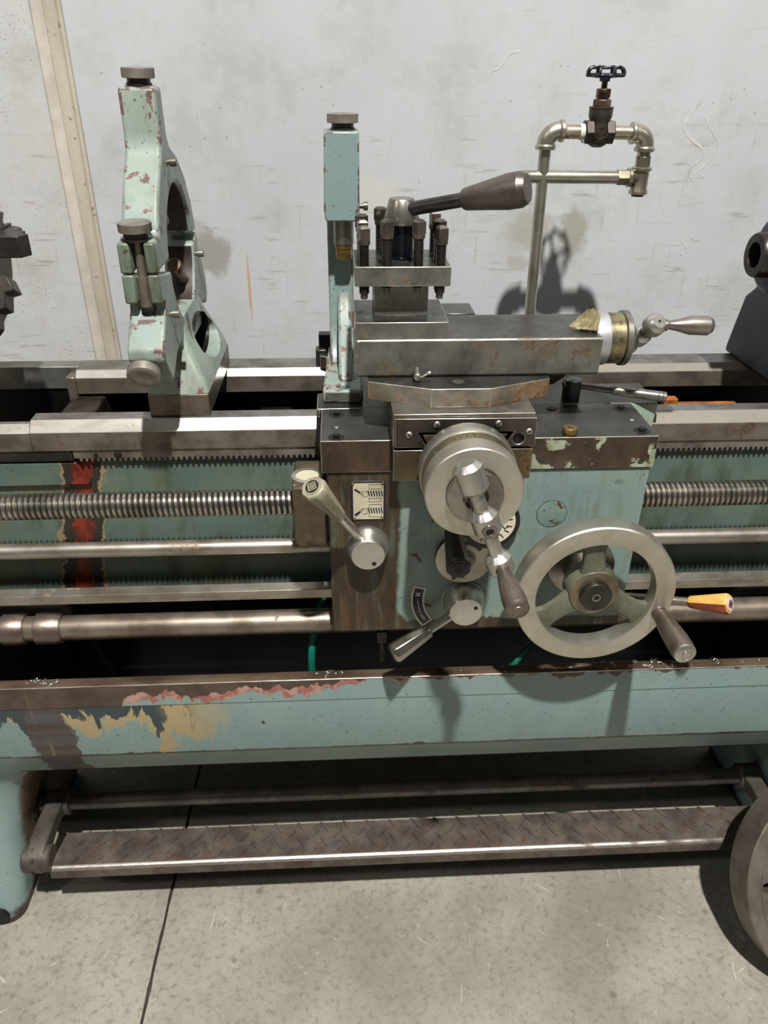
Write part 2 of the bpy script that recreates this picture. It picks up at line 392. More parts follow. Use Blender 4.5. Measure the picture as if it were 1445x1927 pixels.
M.update(
    way=steel('slideway_iron', (150, 148, 142), (112, 108, 100), .40, .12, (90, 76, 58), .8, (.3, 1, 1), 120, .35),
    way_bright=slideway_mat(),
    way_side=steel('slideway_side_iron', (132, 124, 112), (96, 88, 78), .46, .35, (84, 66, 46), .65, (.5, 1, 1), 80, .4),
    rack=steel('rack_steel', (146, 138, 128), (92, 84, 74), .45, .25, (70, 58, 44), .6, (1, 1, 1), 60, .5),
    screw=steel('leadscrew_steel', (190, 184, 174), (140, 134, 124), .28, .06, (110, 90, 60), .95, (1, 1, 1), 40, .2, .02),
    rod=steel('shaft_steel', (176, 169, 158), (140, 130, 118), .38, .22, (112, 82, 50), .85, (.12, 1, 1), 70, .4, .05),
    rod_brown=steel('shaft_brown_steel', (146, 134, 120), (108, 97, 84), .4, .28, (88, 68, 46), .75, (.2, 1, 1), 60, .4, .06),
    bright=steel('bright_turned_steel', (202, 200, 192), (182, 178, 168), .34, .05, (150, 128, 90), .92, (1, 1, 1), 90, .18, .03),
    wheel=steel('polished_rim_steel', (206, 202, 190), (190, 184, 168), .38, .04, (160, 136, 96), .9, (1, 1, 1), 60, .12, .03),
    chrome=steel('worn_chrome', (196, 192, 184), (166, 160, 150), .2, .06, (110, 96, 70), .97, (1, 1, 1), 60, .25, .02),
    handle=steel('browned_handle_steel', (132, 118, 108), (104, 92, 84), .38, .15, (98, 72, 60), .8, (1, 1, 1), 50, .35, .05),
    dark=steel('dark_oily_steel', (74, 70, 66), (52, 48, 45), .36, .15, (64, 50, 38), .75, (1, 1, 1), 60, .4, .05),
    mid=steel('grey_worn_steel', (140, 136, 128), (104, 99, 91), .36, .25, (98, 72, 42), .75, (1, 1, 1), 70, .4, .06),
    tool=steel('rust_filmed_steel', (138, 137, 131), (105, 103, 96), .36, .42, (108, 78, 44), .7, (1, 1, 1), 60, .4, .08),
    tool_top=steel('dark_ground_steel', (94, 92, 88), (70, 68, 64), .28, .2, (80, 60, 40), .8, (1, 1, 1), 60, .4, .05),
    compound=steel('compound_slide_steel', (131, 130, 124), (101, 99, 92), .36, .38, (94, 76, 48), .72, (1, 1, .4), 60, .35, .06),
    swivel=steel('swivel_steel', (154, 150, 138), (116, 108, 92), .36, .55, (128, 88, 40), .75, (1, 1, .5), 50, .35, .07),
    rusty=steel('rust_brown_iron', (88, 78, 56), (66, 56, 40), .42, .6, (88, 66, 36), .4, (1, 1, .5), 40, .5, .1),
    wiper=steel('oiled_wiper_plate', (92, 84, 78), (66, 58, 54), .34, .2, (72, 52, 40), .75, (1, 1, 1), 60, .3, .04),
    jaw=steel('chuck_jaw_steel', (78, 72, 66), (56, 52, 48), .42, .2, (70, 56, 44), .7, (1, 1, 1), 50, .35, .06),
    pipe=steel('galvanised_pipe', (188, 184, 170), (160, 152, 134), .33, .18, (140, 104, 56), .9, (1, 1, .4), 50, .35, .06),
    valve=steel('dark_bronze_casting', (82, 75, 70), (62, 57, 53), .45, .15, (66, 54, 46), .7, (1, 1, 1), 70, .35, .1),
    copper=steel('aged_copper_alloy', (112, 94, 78), (80, 66, 54), .38, .2, (74, 56, 44), .75, (1, 1, 1), 60, .3, .05),
    brass=steel('old_brass', (168, 138, 84), (130, 104, 62), .36, .15, (96, 74, 46), .85, (1, 1, 1), 60, .3, .05),
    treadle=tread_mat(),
    iron=steel('rusted_bar_iron', (92, 86, 79), (70, 64, 58), .5, .4, (80, 65, 54), .4, (1, 1, 1), 60, .45, .15),
    plate_face=steel('faceplate_iron', (128, 120, 110), (104, 96, 86), .48, .35, (104, 82, 56), .55, (1, 1, 1), 40, .3, .08),
    spoke=paint('spoke_greasy_paint', (100, 100, 84), .5, (52, 50, 40), (84, 82, 62), 50, 1.0, (58, 56, 42), (86, 88, 72), rough=.26),
    black=flat('black_grease', (20, 19, 18), .32, 0, .4, 30),
    hole=flat('black_bore', (10, 9, 9), .6),
    blackiron=flat('black_oily_casting', (30, 28, 26), .4, .3, .4, 24),
    blackplastic=flat('black_worn_grip', (52, 48, 48), .3, .2, .35, 40),
    ivory=steel('ivory_worn_grip', (160, 154, 130), (132, 126, 102), .34, .1, (110, 100, 70), .05, (1, 1, 1), 40, .25, .04),
    yellow=steel('yellow_cracked_grip', (218, 176, 96), (196, 146, 70), .36, .1, (150, 90, 50), 0.0, (1, 1, 1), 40, .2, .04),
    redstain=flat('red_worn_grip', (150, 70, 40), .36, 0, .3, 50),
    white=flat('cream_enamel', (214, 206, 184), .4, 0, .10, 30),
    navy=flat('navy_enamel', (26, 26, 52), .35, 0, .15, 30),
    plate=steel('stained_name_plate', (206, 198, 172), (176, 166, 134), .38, .15, (150, 132, 90), .25, (1, 1, 1), 40, .15, .02),
    ink=flat('black_print', (26, 24, 30), .5),
    pink=flat('pink_emblem', (212, 178, 178), .4),
    green=flat('green_hose_rubber', (24, 118, 98), .35, 0, .25, 20),
    orange=flat('orange_swarf_rust', (170, 94, 18), .6, 0, .4, 40),
    blue=steel('blue_black_wheel', (62, 68, 76), (44, 46, 52), .34, .1, (80, 74, 66), .7, (1, 1, 1), 60, .3, .06),
    rag=steel('oily_brown_rag', (136, 126, 84), (96, 86, 54), .6, .2, (80, 66, 40), 0.0, (1, 1, 1), 40, .5, .3),
    tape=flat('white_thread_tape', (216, 214, 204), .6),
    tailstock=flat('black_tailstock_paint', (40, 40, 42), .45, 0, .3, 20),
    chalk=flat('pale_chalk', (198, 196, 188), .9),
    seam_light=flat('pale_joint_mortar', (198, 190, 178), .85, 0, .12, 18),
)
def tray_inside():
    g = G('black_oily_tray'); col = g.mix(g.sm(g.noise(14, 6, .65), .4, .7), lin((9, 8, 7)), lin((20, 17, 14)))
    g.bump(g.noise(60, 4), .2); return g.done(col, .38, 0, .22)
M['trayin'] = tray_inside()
def lip():
    g = G('worn_lip_steel'); col = g.mix(g.sm(g.noise(26, 5, .6, g.stretch((.4, 1, 1))), .35, .68), lin((112, 96, 80)), lin((80, 64, 50)))
    return g.done(col, .36, .55)
M['lip'] = lip()
def wall_mat(name, base, left=False):
    g = G(name); x, y, z = g.xyz()
    col = g.mix(g.sm(g.noise(2.2, 5, .55), .3, .7), lin(base), lin(tuple(v*.945 for v in base)))
    col = g.mix(g.m('MULTIPLY', g.sm(g.noise(7, 7, .7), .46, .72), .6), col, lin((158, 157, 152)))
    # scuffs: short horizontal and vertical streaks, denser lower down
    hs = g.sm(g.noise(9, 5, .7, g.stretch((1, 1, 9))), .58, .72); vs_ = g.sm(g.noise(8, 5, .7, g.stretch((10, 1, .9))), .60, .74)
    low = g.sm(z, 1.55, 1.15, .2, .7)
    col = g.mix(g.m('MULTIPLY', hs, low), col, lin((136, 131, 120)))
    col = g.mix(g.m('MULTIPLY', vs_, g.m('MULTIPLY', low, .8)), col, lin((150, 140, 122)))
    sp = g.sm(g.voro(150 if left else 70), .24, .14) if left else g.sm(g.voro(46), .10, .05)
    mask = g.sm(g.noise(5, 3), .42, .6) if left else g.sm(g.noise(6, 3), .5, .62)
    col = g.mix(g.m('MULTIPLY', g.m('MULTIPLY', sp, mask), .6), col, lin((96, 88, 82)))
    if left:
        col = g.mix(g.m('MULTIPLY', g.sm(g.noise(6, 4, .6, g.stretch((1.5, 1, .7))), .5, .72), .5), col, lin((182, 172, 150)))
    else:
        def blot(cx, cz, rx, rz, c, f, amp=.5):
            nonlocal col
            dx = g.m('DIVIDE', g.m('SUBTRACT', x, cx), rx); dz = g.m('DIVIDE', g.m('SUBTRACT', z, cz), rz)
            d = g.m('SQRT', g.m('ADD', g.m('MULTIPLY', dx, dx), g.m('MULTIPLY', dz, dz)))
            d = g.m('ADD', d, g.m('MULTIPLY', g.m('SUBTRACT', g.noise(34, 5, .65), .5), amp*2.4))
            col = g.mix(g.m('MULTIPLY', g.sm(d, 1.1, .5), f), col, lin(c))
        blot(-.272, 1.155, .052, .055, (134, 130, 122), .8)
        blot(-.30, 1.20, .02, .03, (150, 146, 138), .5)
        blot(-.197, 1.08, .0035, .085, (176, 136, 82), .8, .3)
        blot(.40, 1.20, .06, .05, (146, 142, 128), .6); blot(.49, 1.19, .035, .06, (138, 134, 120), .7); blot(.38, 1.13, .03, .02, (150, 146, 132), .5)
        blot(.05, 1.26, .10, .05, (196, 188, 176), .5)
        for (cx, cz, rx, rz) in ((-.55, 1.0, .02, .2), ): blot(cx, cz, rx, rz, (150, 140, 124), .3)
    g.bump(g.m('ADD', g.noise(40, 5, .6), g.m('MULTIPLY', g.noise(160, 2), .3)), .12, .002)
    return g.done(col, .8, 0, .3)
M['wall'] = wall_mat('grey_precast_concrete', (183, 185, 187))
M['wall_left'] = wall_mat('speckled_precast_concrete', (187, 187, 186), True)
def caulk():
    g = G('tan_joint_caulk'); col = g.mix(g.sm(g.noise(14, 5, .6, g.stretch((1, 1, .3))), .35, .7), lin((178, 169, 154)), lin((160, 150, 134)))
    col = g.mix(g.m('MULTIPLY', g.sm(g.noise(60, 4, .6), .64, .7), .7), col, lin((90, 78, 66))); return g.done(col, .8)
M['caulk'] = caulk()
def floor_mat():
    g = G('worn_floor_concrete'); x, y, z = g.xyz()
    col = g.mix(g.sm(g.noise(3, 6, .6), .32, .7), lin((156, 151, 139)), lin((126, 121, 110)))
    col = g.mix(g.m('MULTIPLY', g.sm(g.noise(20, 6, .7), .5, .72), .5), col, lin((116, 108, 96)))
    col = g.mix(g.m('MULTIPLY', g.sm(g.noise(34, 6, .72), .62, .76), .5), col, lin((200, 194, 178)))
    for ang, sc in ((25, 14), (-40, 18), (80, 16)):
        n = g.nt.nodes.new('ShaderNodeMapping'); g.set(n.inputs[0], g.pos()); n.vector_type = 'TEXTURE'; n.inputs['Rotation'].default_value = (0, 0, R(ang)); n.inputs['Scale'].default_value = (1, 1/16, 1)
        col = g.mix(g.m('MULTIPLY', g.sm(g.noise(sc*.45, 3, .6, n.outputs[0]), .685, .73), .75), col, lin((206, 200, 186)))
    col = g.mix(g.m('MULTIPLY', g.sm(g.m('ADD', g.voro(9), g.m('MULTIPLY', g.noise(60, 4), .08)), .115, .085), .6), col, lin((92, 84, 74)))
    col = g.mix(g.m('MULTIPLY', g.sm(g.noise(75, 6, .75), .48, .68), .65), col, lin((98, 91, 80)))
    col = g.mix(g.m('MULTIPLY', g.sm(g.noise(44, 8, .78), .585, .72), g.sm(g.noise(5, 4), .42, .62, .1, .75)), col, lin((206, 200, 186)))
    g.bump(g.noise(70, 5, .65), .15, .002)
    return g.done(col, g.m('ADD', g.m('MULTIPLY', g.noise(12, 4), .3), .42), 0, .4)
M['floor'] = floor_mat()
M.update(
    saddle_patch=paint('saddle_wing_paint', (150, 168, 150), .85, (92, 74, 62), (116, 96, 80), 30, .4, (104, 100, 84)),
    blackish=steel('black_oiled_post', (112, 110, 108), (84, 82, 80), .28, 0, metal=.85, spots=.2, bump=.02),
    dial_box=steel('rust_brown_gear_box', (96, 84, 66), (72, 61, 47), .4, .4, (80, 60, 38), .45, (1, 1, .6), 50, .4, .08),
    dial=steel('tarnished_dial_ring', (176, 164, 132), (140, 126, 96), .3, .15, (110, 84, 48), .9, (1, 1, 1), 60, .25, .02),
    bright2=steel('grey_turned_steel', (160, 154, 146), (132, 124, 116), .32, .12, (112, 96, 76), .9, (1, 1, 1), 70, .3, .03),
    alu=steel('silver_collar', (216, 216, 218), (188, 186, 182), .42, .05, (160, 140, 110), .85, (1, 1, 1), 60, .15, .03),
    handle2=steel('grey_brown_grip_steel', (156, 149, 142), (122, 114, 106), .36, .15, (104, 84, 72), .85, (1, 1, 1), 50, .35, .04),
    handle3=steel('dark_grip_steel', (116, 108, 102), (92, 84, 80), .40, .15, (86, 70, 62), .8, (1, 1, 1), 40, .3, .06),
    blueblack=steel('blued_spindle', (58, 56, 66), (40, 40, 48), .2, 0, metal=.9, spots=.2, bump=.02),
    dark2=steel('dark_grey_rod', (92, 88, 84), (66, 62, 60), .32, .05, (80, 62, 48), .88, (1, 1, 1), 50, .3, .03),
    bolt=steel('worn_bolt_heads', (132, 124, 115), (92, 85, 78), .32, .15, (104, 76, 56), .85, (1, 1, 1), 60, .4, .05),
    sole=steel('machined_brown_sole', (112, 102, 90), (80, 70, 60), .4, .3, (78, 60, 44), .6, (1, 1, 1), 60, .4, .06),
    pipe_rust=steel('rust_patched_nipple', (180, 172, 156), (150, 136, 116), .36, .5, (122, 84, 62), .85, (1, 1, 1), 30, .3, .06),
    edge=steel('rubbed_edge_highlight', (208, 204, 194), (150, 140, 122), .34, .25, (110, 84, 54), .9, (1, 1, 1), 70, .4, .03),  # pale bevels: edge rub, plus highlight lines put into the colour
    steady_edge=paint('rubbed_paint_edge', (130, 143, 134), .98, (92, 76, 70), (126, 92, 86), 42, .7, (104, 104, 88), (124, 140, 134), speck=.8),
    greasebore=steel('greasy_worn_bore', (58, 48, 42), (30, 27, 25), .4, .3, (80, 60, 48), .2, (1, 1, 1), 40, .5, .08),
    oilyrib=flat('oily_dark_rib', (62, 54, 46), .3, .2, .5, 30),
    knob=steel('knurled_knob_steel', (158, 150, 140), (118, 110, 102), .38, .2, (96, 78, 60), .6, (1, 1, 1), 70, .4, .03),
    stamp=flat('stamped_digits', (84, 98, 92), .5),
    hubring=steel('tan_hub_ring', (140, 128, 104), (110, 98, 76), .36, .3, (96, 76, 48), .7, (1, 1, 1), 60, .3, .05),
    plug=paint('blind_plug_paint', (118, 140, 132), .85, (74, 56, 44), (96, 72, 56), 60, .5, (92, 100, 84)),
    brassy=steel('dull_plated_hex', (182, 176, 152), (148, 140, 116), .32, .1, (110, 90, 60), .9, (1, 1, 1), 60, .3, .04),
)

# ================================================================== THE SETTING
def structure(name, bm, mat, label, **k):
    o = obj(name, bm, mat, None, kind='structure', **k); o['label'] = label; return o
# floor slab cut by one sawn joint that runs towards the wall; the joint is a real groove with ragged lips
def joint_x(y, side):
    return -.3835+.027*(y+.05)+side*.0022+side*random.uniform(0, .0022)
bm = NB()
ys = [-6.0]+[-.7+i*.02 for i in range(70)]
lft = [(joint_x(y, -1), y) for y in ys]; rgt = [(joint_x(y, 1), y) for y in ys]
def slab(pts):
    rows = [[bm.verts.new((p[0], p[1], z)) for p in pts] for z in (0.0, -.03)]
    n = len(pts)
    for i in range(n): bm.faces.new((rows[0][i], rows[0][(i+1) % n], rows[1][(i+1) % n], rows[1][i]))
    for r in rows: bm.faces.new(r)
slab([(-7, -6.0)]+lft+[(-7, .69)]); slab(rgt+[(7, .69), (7, -6.0)])
box(bm, -.5, -.25, -6, .69, -.035, -.028)
structure('floor', bm, M['floor'], 'worn grey concrete workshop floor with one dark joint')
bm = NB(); box(bm, -.494, 7, .68, .88, -.02, 4.2)
structure('wall_back', bm, M['wall'], 'pale grey precast concrete wall panel behind the lathe', bev=.004)
bm = NB(); box(bm, -7, -.547, .685, .88, -.02, 4.2)
structure('wall_left', bm, M['wall_left'], 'speckled concrete wall panel left of the joint', bev=.004)
# panel joint: mortar ledge, caulk bead, thin raised lip
bm = NB(); prism(bm, [(-.549, .69), (-.549, .680), (-.545, .6765), (-.532, .676), (-.526, .681), (-.526, .69)], 'Z', -.02, 4.2)
structure('trim_1', bm, M['seam_light'], 'pale mortar edge along the wall panel joint')
bm = NB(); prism(bm, [(-.526, .70), (-.526, .684), (-.516, .6815), (-.508, .6825), (-.503, .685), (-.503, .70)], 'Z', -.02, 4.2)
structure('trim_2', bm, M['caulk'], 'tan caulk bead in the wall panel joint')
bm = NB(); prism(bm, [(-.503, .70), (-.503, .680), (-.498, .677), (-.4925, .679), (-.4925, .70)], 'Z', -.02, 4.2)
structure('trim_3', bm, M['caulk'], 'brown rough lip right of the caulk')
# chalk squiggles drawn on the wall
bm = NB()
for pts, r in (([(.714, 1.4406), (.697, 1.418), (.688, 1.398), (.700, 1.378), (.731, 1.358), (.737, 1.340), (.716, 1.3157), (.7293, 1.2935)], .0016),
               ([(.726, 1.412), (.744, 1.390), (.7633, 1.365), (.760, 1.340), (.736, 1.314), (.749, 1.302)], .0009),
               ([(.345, 1.523), (.325, 1.515), (.312, 1.497), (.294, 1.4878)], .0012),
               ([(.722, 1.200), (.727, 1.180), (.737, 1.165)], .0011)):
    pp = catmull([(x, .6796, z) for x, z in pts], 5)
    for p, q in zip(pp, pp[1:]):
        t = (q-p).normalized(); s = Vector((-t.z, 0, t.x))*r*1.5*random.uniform(.5, 1.2)
        loft(bm, [[p+s, p-s, p-s+Vector((0, .001, 0)), p+s+Vector((0, .001, 0))], [q+s, q-s, q-s+Vector((0, .001, 0)), q+s+Vector((0, .001, 0))]])
structure('trim_4', bm, M['chalk'], 'pale chalk squiggles on the wall right of the valve')

# ================================================================== LATHE BED
bed = thing('lathe_bed', 'long teal lathe bed with two bright slideways above the chip tray', 'lathe bed', (.12, .28, .5))
# front slideway: bevelled flat iron, gap in its inner half at the left end
WF = [(.128, .9655), (.128, .997), (.1447, 1.0135), (.172, 1.0135), (.172, .9655)]
bm = NB(); prism(bm, WF, 'X', -.492, .98); front = obj('front_slideway', bm, [M['way'], M['way_bright'], M['way_side']], bed, .0012)
bm = NB(); prism(bm, [(.128, .9655), (.128, .997), (.1400, 1.0090), (.150, 1.0090), (.150, .9655)], 'X', -.75, -.492)
front2 = obj('gap_slideway', bm, [M['way'], M['way_bright'], M['way_side']], bed, .0012)
WR = [(.362, .970), (.362, 1.0005), (.3740, 1.0132), (.427, 1.0132), (.427, .970)]
bm = NB(); prism(bm, WR, 'X', -.488, .98); rear = obj('rear_slideway', bm, [M['way'], M['way_bright'], M['way_side']], bed, .0012)
bm = NB(); box(bm, -.75, -.488, .392, .427, .97, 1.0125); obj('rear_gap_rail', bm, M['way'], bed, .001)
for o in (front, front2, rear):
    for p in o.data.polygons:
        n = p.normal
        if n.y < -.9 : p.material_index = 2
        elif n.y < -.3: p.material_index = 1
bm = NB(); box(bm, -.503, -.487, .355, .392, .955, 1.005); obj('gap_stop', bm, M['rod_brown'], bed, .002)
# bed sides and cross ribs
bm = NB(); prism(bm, [(.140, .690), (.140, .9655), (.165, .9655), (.165, .69)], 'X', -.75, .98); obj('bed_front_wall', bm, M['bed'], bed, .003)
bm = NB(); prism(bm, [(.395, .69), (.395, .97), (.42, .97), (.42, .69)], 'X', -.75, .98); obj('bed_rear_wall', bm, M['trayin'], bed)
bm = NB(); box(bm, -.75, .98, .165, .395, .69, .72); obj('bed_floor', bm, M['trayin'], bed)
for x0, x1, zz in ((-.50, -.44, .965), (-.34, -.28, .93), (-.16, -.10, .93), (.06, .10, .93), (.66, .72, .93)):
    bm = NB(); box(bm, x0, x1, .165, .395, .72, zz); obj('cross_rib', bm, M['blackiron'] if x0 > -.45 else M['oilyrib'], bed, .004)
bm = NB(); box(bm, .582, .607, .282, .300, .93, .977); box(bm, .607, .72, .286, .298, .93, .966); obj('swarf_ledge', bm, M['orange'], bed, .002, label='orange rusty ledge between the slideways')
bm = NB(); box(bm, -.36, -.03, .25, .36, .72, .93); obj('oily_web', bm, M['blackiron'], bed, .004)
# rack under the front slideway
def rack(x0, x1):
    pts = [(x0, .9655), (x1, .9655)]; x = x1; p = .0088
    pts2 = []
    while x-p > x0:
        pts2 += [(x, .9520), (x-p*.30, .9520), (x-p*.48, .9462), (x-p*.74, .9462), (x-p*.92, .9520)]; x -= p
    pts2 += [(x0, .952)]
    bm = NB()
    rows = [[bm.verts.new((a, y, b)) for a, b in pts+pts2] for y in (.1305, .1395)]
    n = len(rows[0])
    for i in range(n): bm.faces.new((rows[0][i], rows[0][(i+1) % n], rows[1][(i+1) % n], rows[1][i]))
    for r in rows:
        for t in tessellate_polygon([[v.co for v in r]]): bm.faces.new([r[i] for i in t])
    return obj('gear_rack', bm, M['rack'], bed, ang=20)
rack(-.432, -.02); rack(.44, .80)
bm = NB(); box(bm, -.75, -.434, .1305, .1395, .947, .9655); obj('blank_strip', bm, M['dark'], bed, .001)
bm = NB(); cyl(bm, (-.362, .1315, .958), (-.362, .128, .958), .0065, seg=6); rack_screw = obj('rack_screw', bm, M['dark'], bed, .0008)
place('rack_screw', rack_screw.data, bed, (-.397, .1300, .957)).scale = (.5, 1, .5)
# raised casting pad on the left of the bed wall
bm = NB(); prism(bm, [(-.75, .9435), (-.432, .9435), (-.415, .905), (-.418, .902), (-.75, .900)], 'Y', .133, .145); obj('casting_pad', bm, M['bed'], bed, .003)
# dark foot blocks of the bed standing in the tray
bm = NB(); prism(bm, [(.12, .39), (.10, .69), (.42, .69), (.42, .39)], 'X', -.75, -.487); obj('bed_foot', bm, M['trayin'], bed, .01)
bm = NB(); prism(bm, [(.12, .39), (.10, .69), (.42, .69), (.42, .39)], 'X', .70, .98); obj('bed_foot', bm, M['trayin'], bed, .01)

# ------------------------------------------------------------------ chip tray
tray = thing('chip_tray', 'teal chip tray with a peeling brown lip, spanning below the lathe bed', 'tray', (.12, .3, .37))
bm = NB()
# front sheet as a folded strip: lip flange, upper band, crease, lower band, sloping skirt
prof = [(.0008, .6000), (.0008, .6057), (-.0172, .6057), (-.0190, .6042), (-.0190, .5590), (-.0176, .5575), (-.0186, .4480), (-.0172, .4445), (.0200, .3700), (.0320, .3640), (.0320, .3700), (.0240, .3730), (-.0110, .4450), (-.0130, .6000)]
prism(bm, prof, 'X', -.78, 1.0)
obj('front_panel', bm, M['tray'], tray, .0008, 2)
bm = NB(); prism(bm, [(.0012, .6040), (.0012, .6063), (-.0170, .6063), (-.0195, .6050), (-.0195, .6030), (-.0172, .6040)], 'X', -.78, 1.0)
obj('lip', bm, M['lip'], tray, .0014, 3, edge=M['edge'], label='brown worn steel lip')  # bright bevel paints the highlight line along the lip
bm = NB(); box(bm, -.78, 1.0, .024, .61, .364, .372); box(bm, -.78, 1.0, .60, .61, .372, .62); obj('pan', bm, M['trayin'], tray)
bm = NB()
random.seed(3)
for i in range(95):
    cx = random.choice([random.gauss(-.51, .016), random.gauss(-.03, .02), random.gauss(.33, .05), random.gauss(.52, .04), random.gauss(.6, .1)])
    cy = random.uniform(-.018, 0); r = random.uniform(.0016, .0042); a0 = random.uniform(0, 6.28); tilt = random.uniform(-.7, .7)
    pts = [(cx+r*math.cos(a0+t*.9), cy+r*math.sin(a0+t*.9)*.7, .6064+.0007+abs(r*.8*math.sin(t*1.1+tilt))) for t in range(random.randint(3, 7))]
    tube(bm, pts, .00035, 4, 3)
tag(obj('metal_swarf', bm, M['bright']), 'tiny bright curled metal chips lying along the tray lip', 'swarf', kind='stuff')

# ------------------------------------------------------------------ pedestals
def pedestal(name, label, sx, x_in, x_out):
    """cast foot: flared toe at the floor, side flank, wide shoulder under the tray"""
    th = thing(name, label, 'pedestal', ((x_in+x_out)/2, .2, 0))
    secs = []
    for z, dx, yf, rr in ((0, 0, -.040, .035), (.05, .004, -.031, .040), (.12, .011, -.015, .05), (.20, .022, .003, .06), (.28, .046, .016, .07), (.33, .070, .020, .075), (.366, .100, .014, .08), (.3665, .101, .0135, .08), (.41, .133, -.006, .08), (.4435, .163, -.0165, .08)):
        xi = x_in+(dx if sx < 0 else -dx)
        s = 1 if sx < 0 else -1
        cxr, cyr = xi-s*rr, yf+rr
        arc = [(cxr+s*rr*math.sin(R(a)), cyr-rr*math.cos(R(a))) for a in range(0, 91, 15)]
        yb = .34 if z < .3662 else .0235-(z-.3665)*.495
        secs.append([(x_out, yf, z)]+[(px, min(py, yb), z) for px, py in arc]+[(xi, yb, z), (x_out, yb, z)])
    bm = NB(); loft(bm, secs); obj('casting', bm, M['ped'], th, ang=50)
    return th
pl = pedestal('pedestal', 'teal cast pedestal with a brown scuffed side, at the left end', -1, -.668, -1.0)
bm = NB(); cyl(bm, (-.708, -.0445, .028), (-.708, -.036, .028), .020, seg=20); obj('anchor_hole', bm, M['hole'], pl)
pr_ = pedestal('pedestal', 'dark shaded teal pedestal behind the leaning faceplate', 1, .905, 1.2)

bm = NB(); box(bm, -7, 7, -6, .69, 6.6, 6.7); structure('ceiling', bm, flat('dark_hall_ceiling', (96, 96, 98), .9), 'dark hall ceiling far above the lathe')
# ================================================================== SHAFTS IN FRONT OF THE BED
def threaded(bm, x0, x1, y, z, ro, ri, pitch, seg=28):
    prof = [(0, ri), (.16, ri), (.34, ro), (.80, ro), (.98, ri)]
    rows = []
    n = int((x1-x0)/pitch)
    for k in range(n):
        for f, r in prof:
            rows.append([(x0+(k+f)*pitch+pitch*i/seg, y+r*math.cos(2*math.pi*i/seg), z+r*math.sin(2*math.pi*i/seg)) for i in range(seg)])
    vr = [[bm.verts.new(p) for p in row] for row in rows]
    for a, b in zip(vr, vr[1:]):
        for i in range(seg-1): bm.faces.new((a[i], a[i+1], b[i+1], b[i]))
    m = len(prof)
    for j in range(len(vr)-m-1):      # close the helix seam one pitch on
        bm.faces.new((vr[j+m][seg-1-(seg-1)], vr[j+m+1][0], vr[j+1][seg-1], vr[j][seg-1]))
    bm.faces.new(vr[0]); bm.faces.new(vr[-1])
bm = NB(); threaded(bm, -.74, .92, .062, .9035, .0205, .0168, .0087)
tag((lambda o: ([setattr(p, 'material_index', 1) for p in o.data.polygons if max(math.hypot(o.data.vertices[i].co.y, o.data.vertices[i].co.z-.0205) for i in p.vertices) < .0186], o)[1])(obj('lead_screw', bm, [M['screw'], M['blackiron']], ang=25)), 'bright threaded lead screw, topmost of the shafts below the slideway', 'lead screw')
bm = NB(); cyl(bm, (-.74, .058, .8245), (.92, .058, .8245), .0128, seg=24)
tag(obj('feed_rod', bm, M['rod']), 'plain round grey feed rod directly below the lead screw', 'rod')
bm = NB(); hexbar(bm, (-.74, .055, .737), (.92, .055, .737), .0138, 4, R(45+8))
tag(obj('control_rod', bm, M['rod'], bev=.0012), 'flat sided brown steel rod between the feed rod and thick shaft', 'rod')
sh = thing('thick_shaft', 'thick brown round shaft, lowest across the lathe, collars at left', 'shaft', (.1, .055, .65))
bm = NB(); cyl(bm, (-.74, .055, .6715), (.92, .055, .6715), .0215, seg=32); obj('shaft', bm, M['rod_brown'], sh)
for xa, xb in ((-.5795, -.5415), (-.5245, -.481)):
    bm = NB(); rev(bm, (xa, .055, .6715), (1, 0, 0), [(0, .0255), (.0015, .0275), (xb-xa-.008, .0275), (xb-xa-.006, .0262), (xb-xa-.0025, .0262), (xb-xa, .0245)], 32); obj('collar', bm, M['handle'], sh)
# green coolant hose
bm = NB(); tube(bm, [(.02, .12, .74), (-.012, .115, .715), (-.04, .098, .688), (-.0575, .078, .65), (-.066, .062, .60), (-.066, .056, .54), (-.05, .06, .46), (.0, .075, .395), (.12, .09, .384), (.22, .08, .42), (.285, .055, .545), (.312, .065, .573), (.345, .09, .59), (.38, .115, .62), (.40, .125, .66)], .0068, 12, 8)
tag(obj('coolant_hose', bm, M['green']), 'green rubber hose looping into the black tray under the apron', 'hose')

# ================================================================== SADDLE
ZS = 1.037
sad = thing('saddle', 'dark oily carriage saddle with brown front, straddling the slideways', 'saddle', (.21, .2, .985))
bm = NB()
prism(bm, [(-.035, -.0035), (.4548, -.0035), (.4548, .1225), (-.035, .1155)], 'Z', .986, ZS)
obj('front_beam', bm, [M['saddle_front'], M['saddle_top']], sad, .0012, edge=M['edge'])
bm = NB()
prism(bm, [(-.035, .1150), (-.0425, .1150), (-.0425, .1790), (-.030, .186), (-.030, .36), (-.0425, .366), (-.0425, .45), (.44, .45), (.44, .36), (.30, .30), (.30, .209), (.4975, .209), (.4988, .1225), (.4548, .1220)], 'Z', 1.0145, ZS)
obj('bridge', bm, [M['saddle_front'], M['saddle_top']], sad, .0012, edge=M['edge'])
for o in sad.children:
    for p in o.data.polygons:
        if p.normal.z > .9: p.material_index = 1
bm = NB(); prism(bm, [(.4548, 1.0355), (.499, 1.0355), (.4955, .990), (.4548, .990)], 'Y', .1215, .1275); obj('right_wing_face', bm, M['saddle_patch'], sad, .001, label='chipped green wing face')
bm = NB(); prism(bm, [(-.036, .9655), (-.0425, .985), (-.0425, 1.0355), (-.036, 1.0355)], 'Y', .090, .1275); obj('left_wing_face', bm, M['dark'], sad, .002)
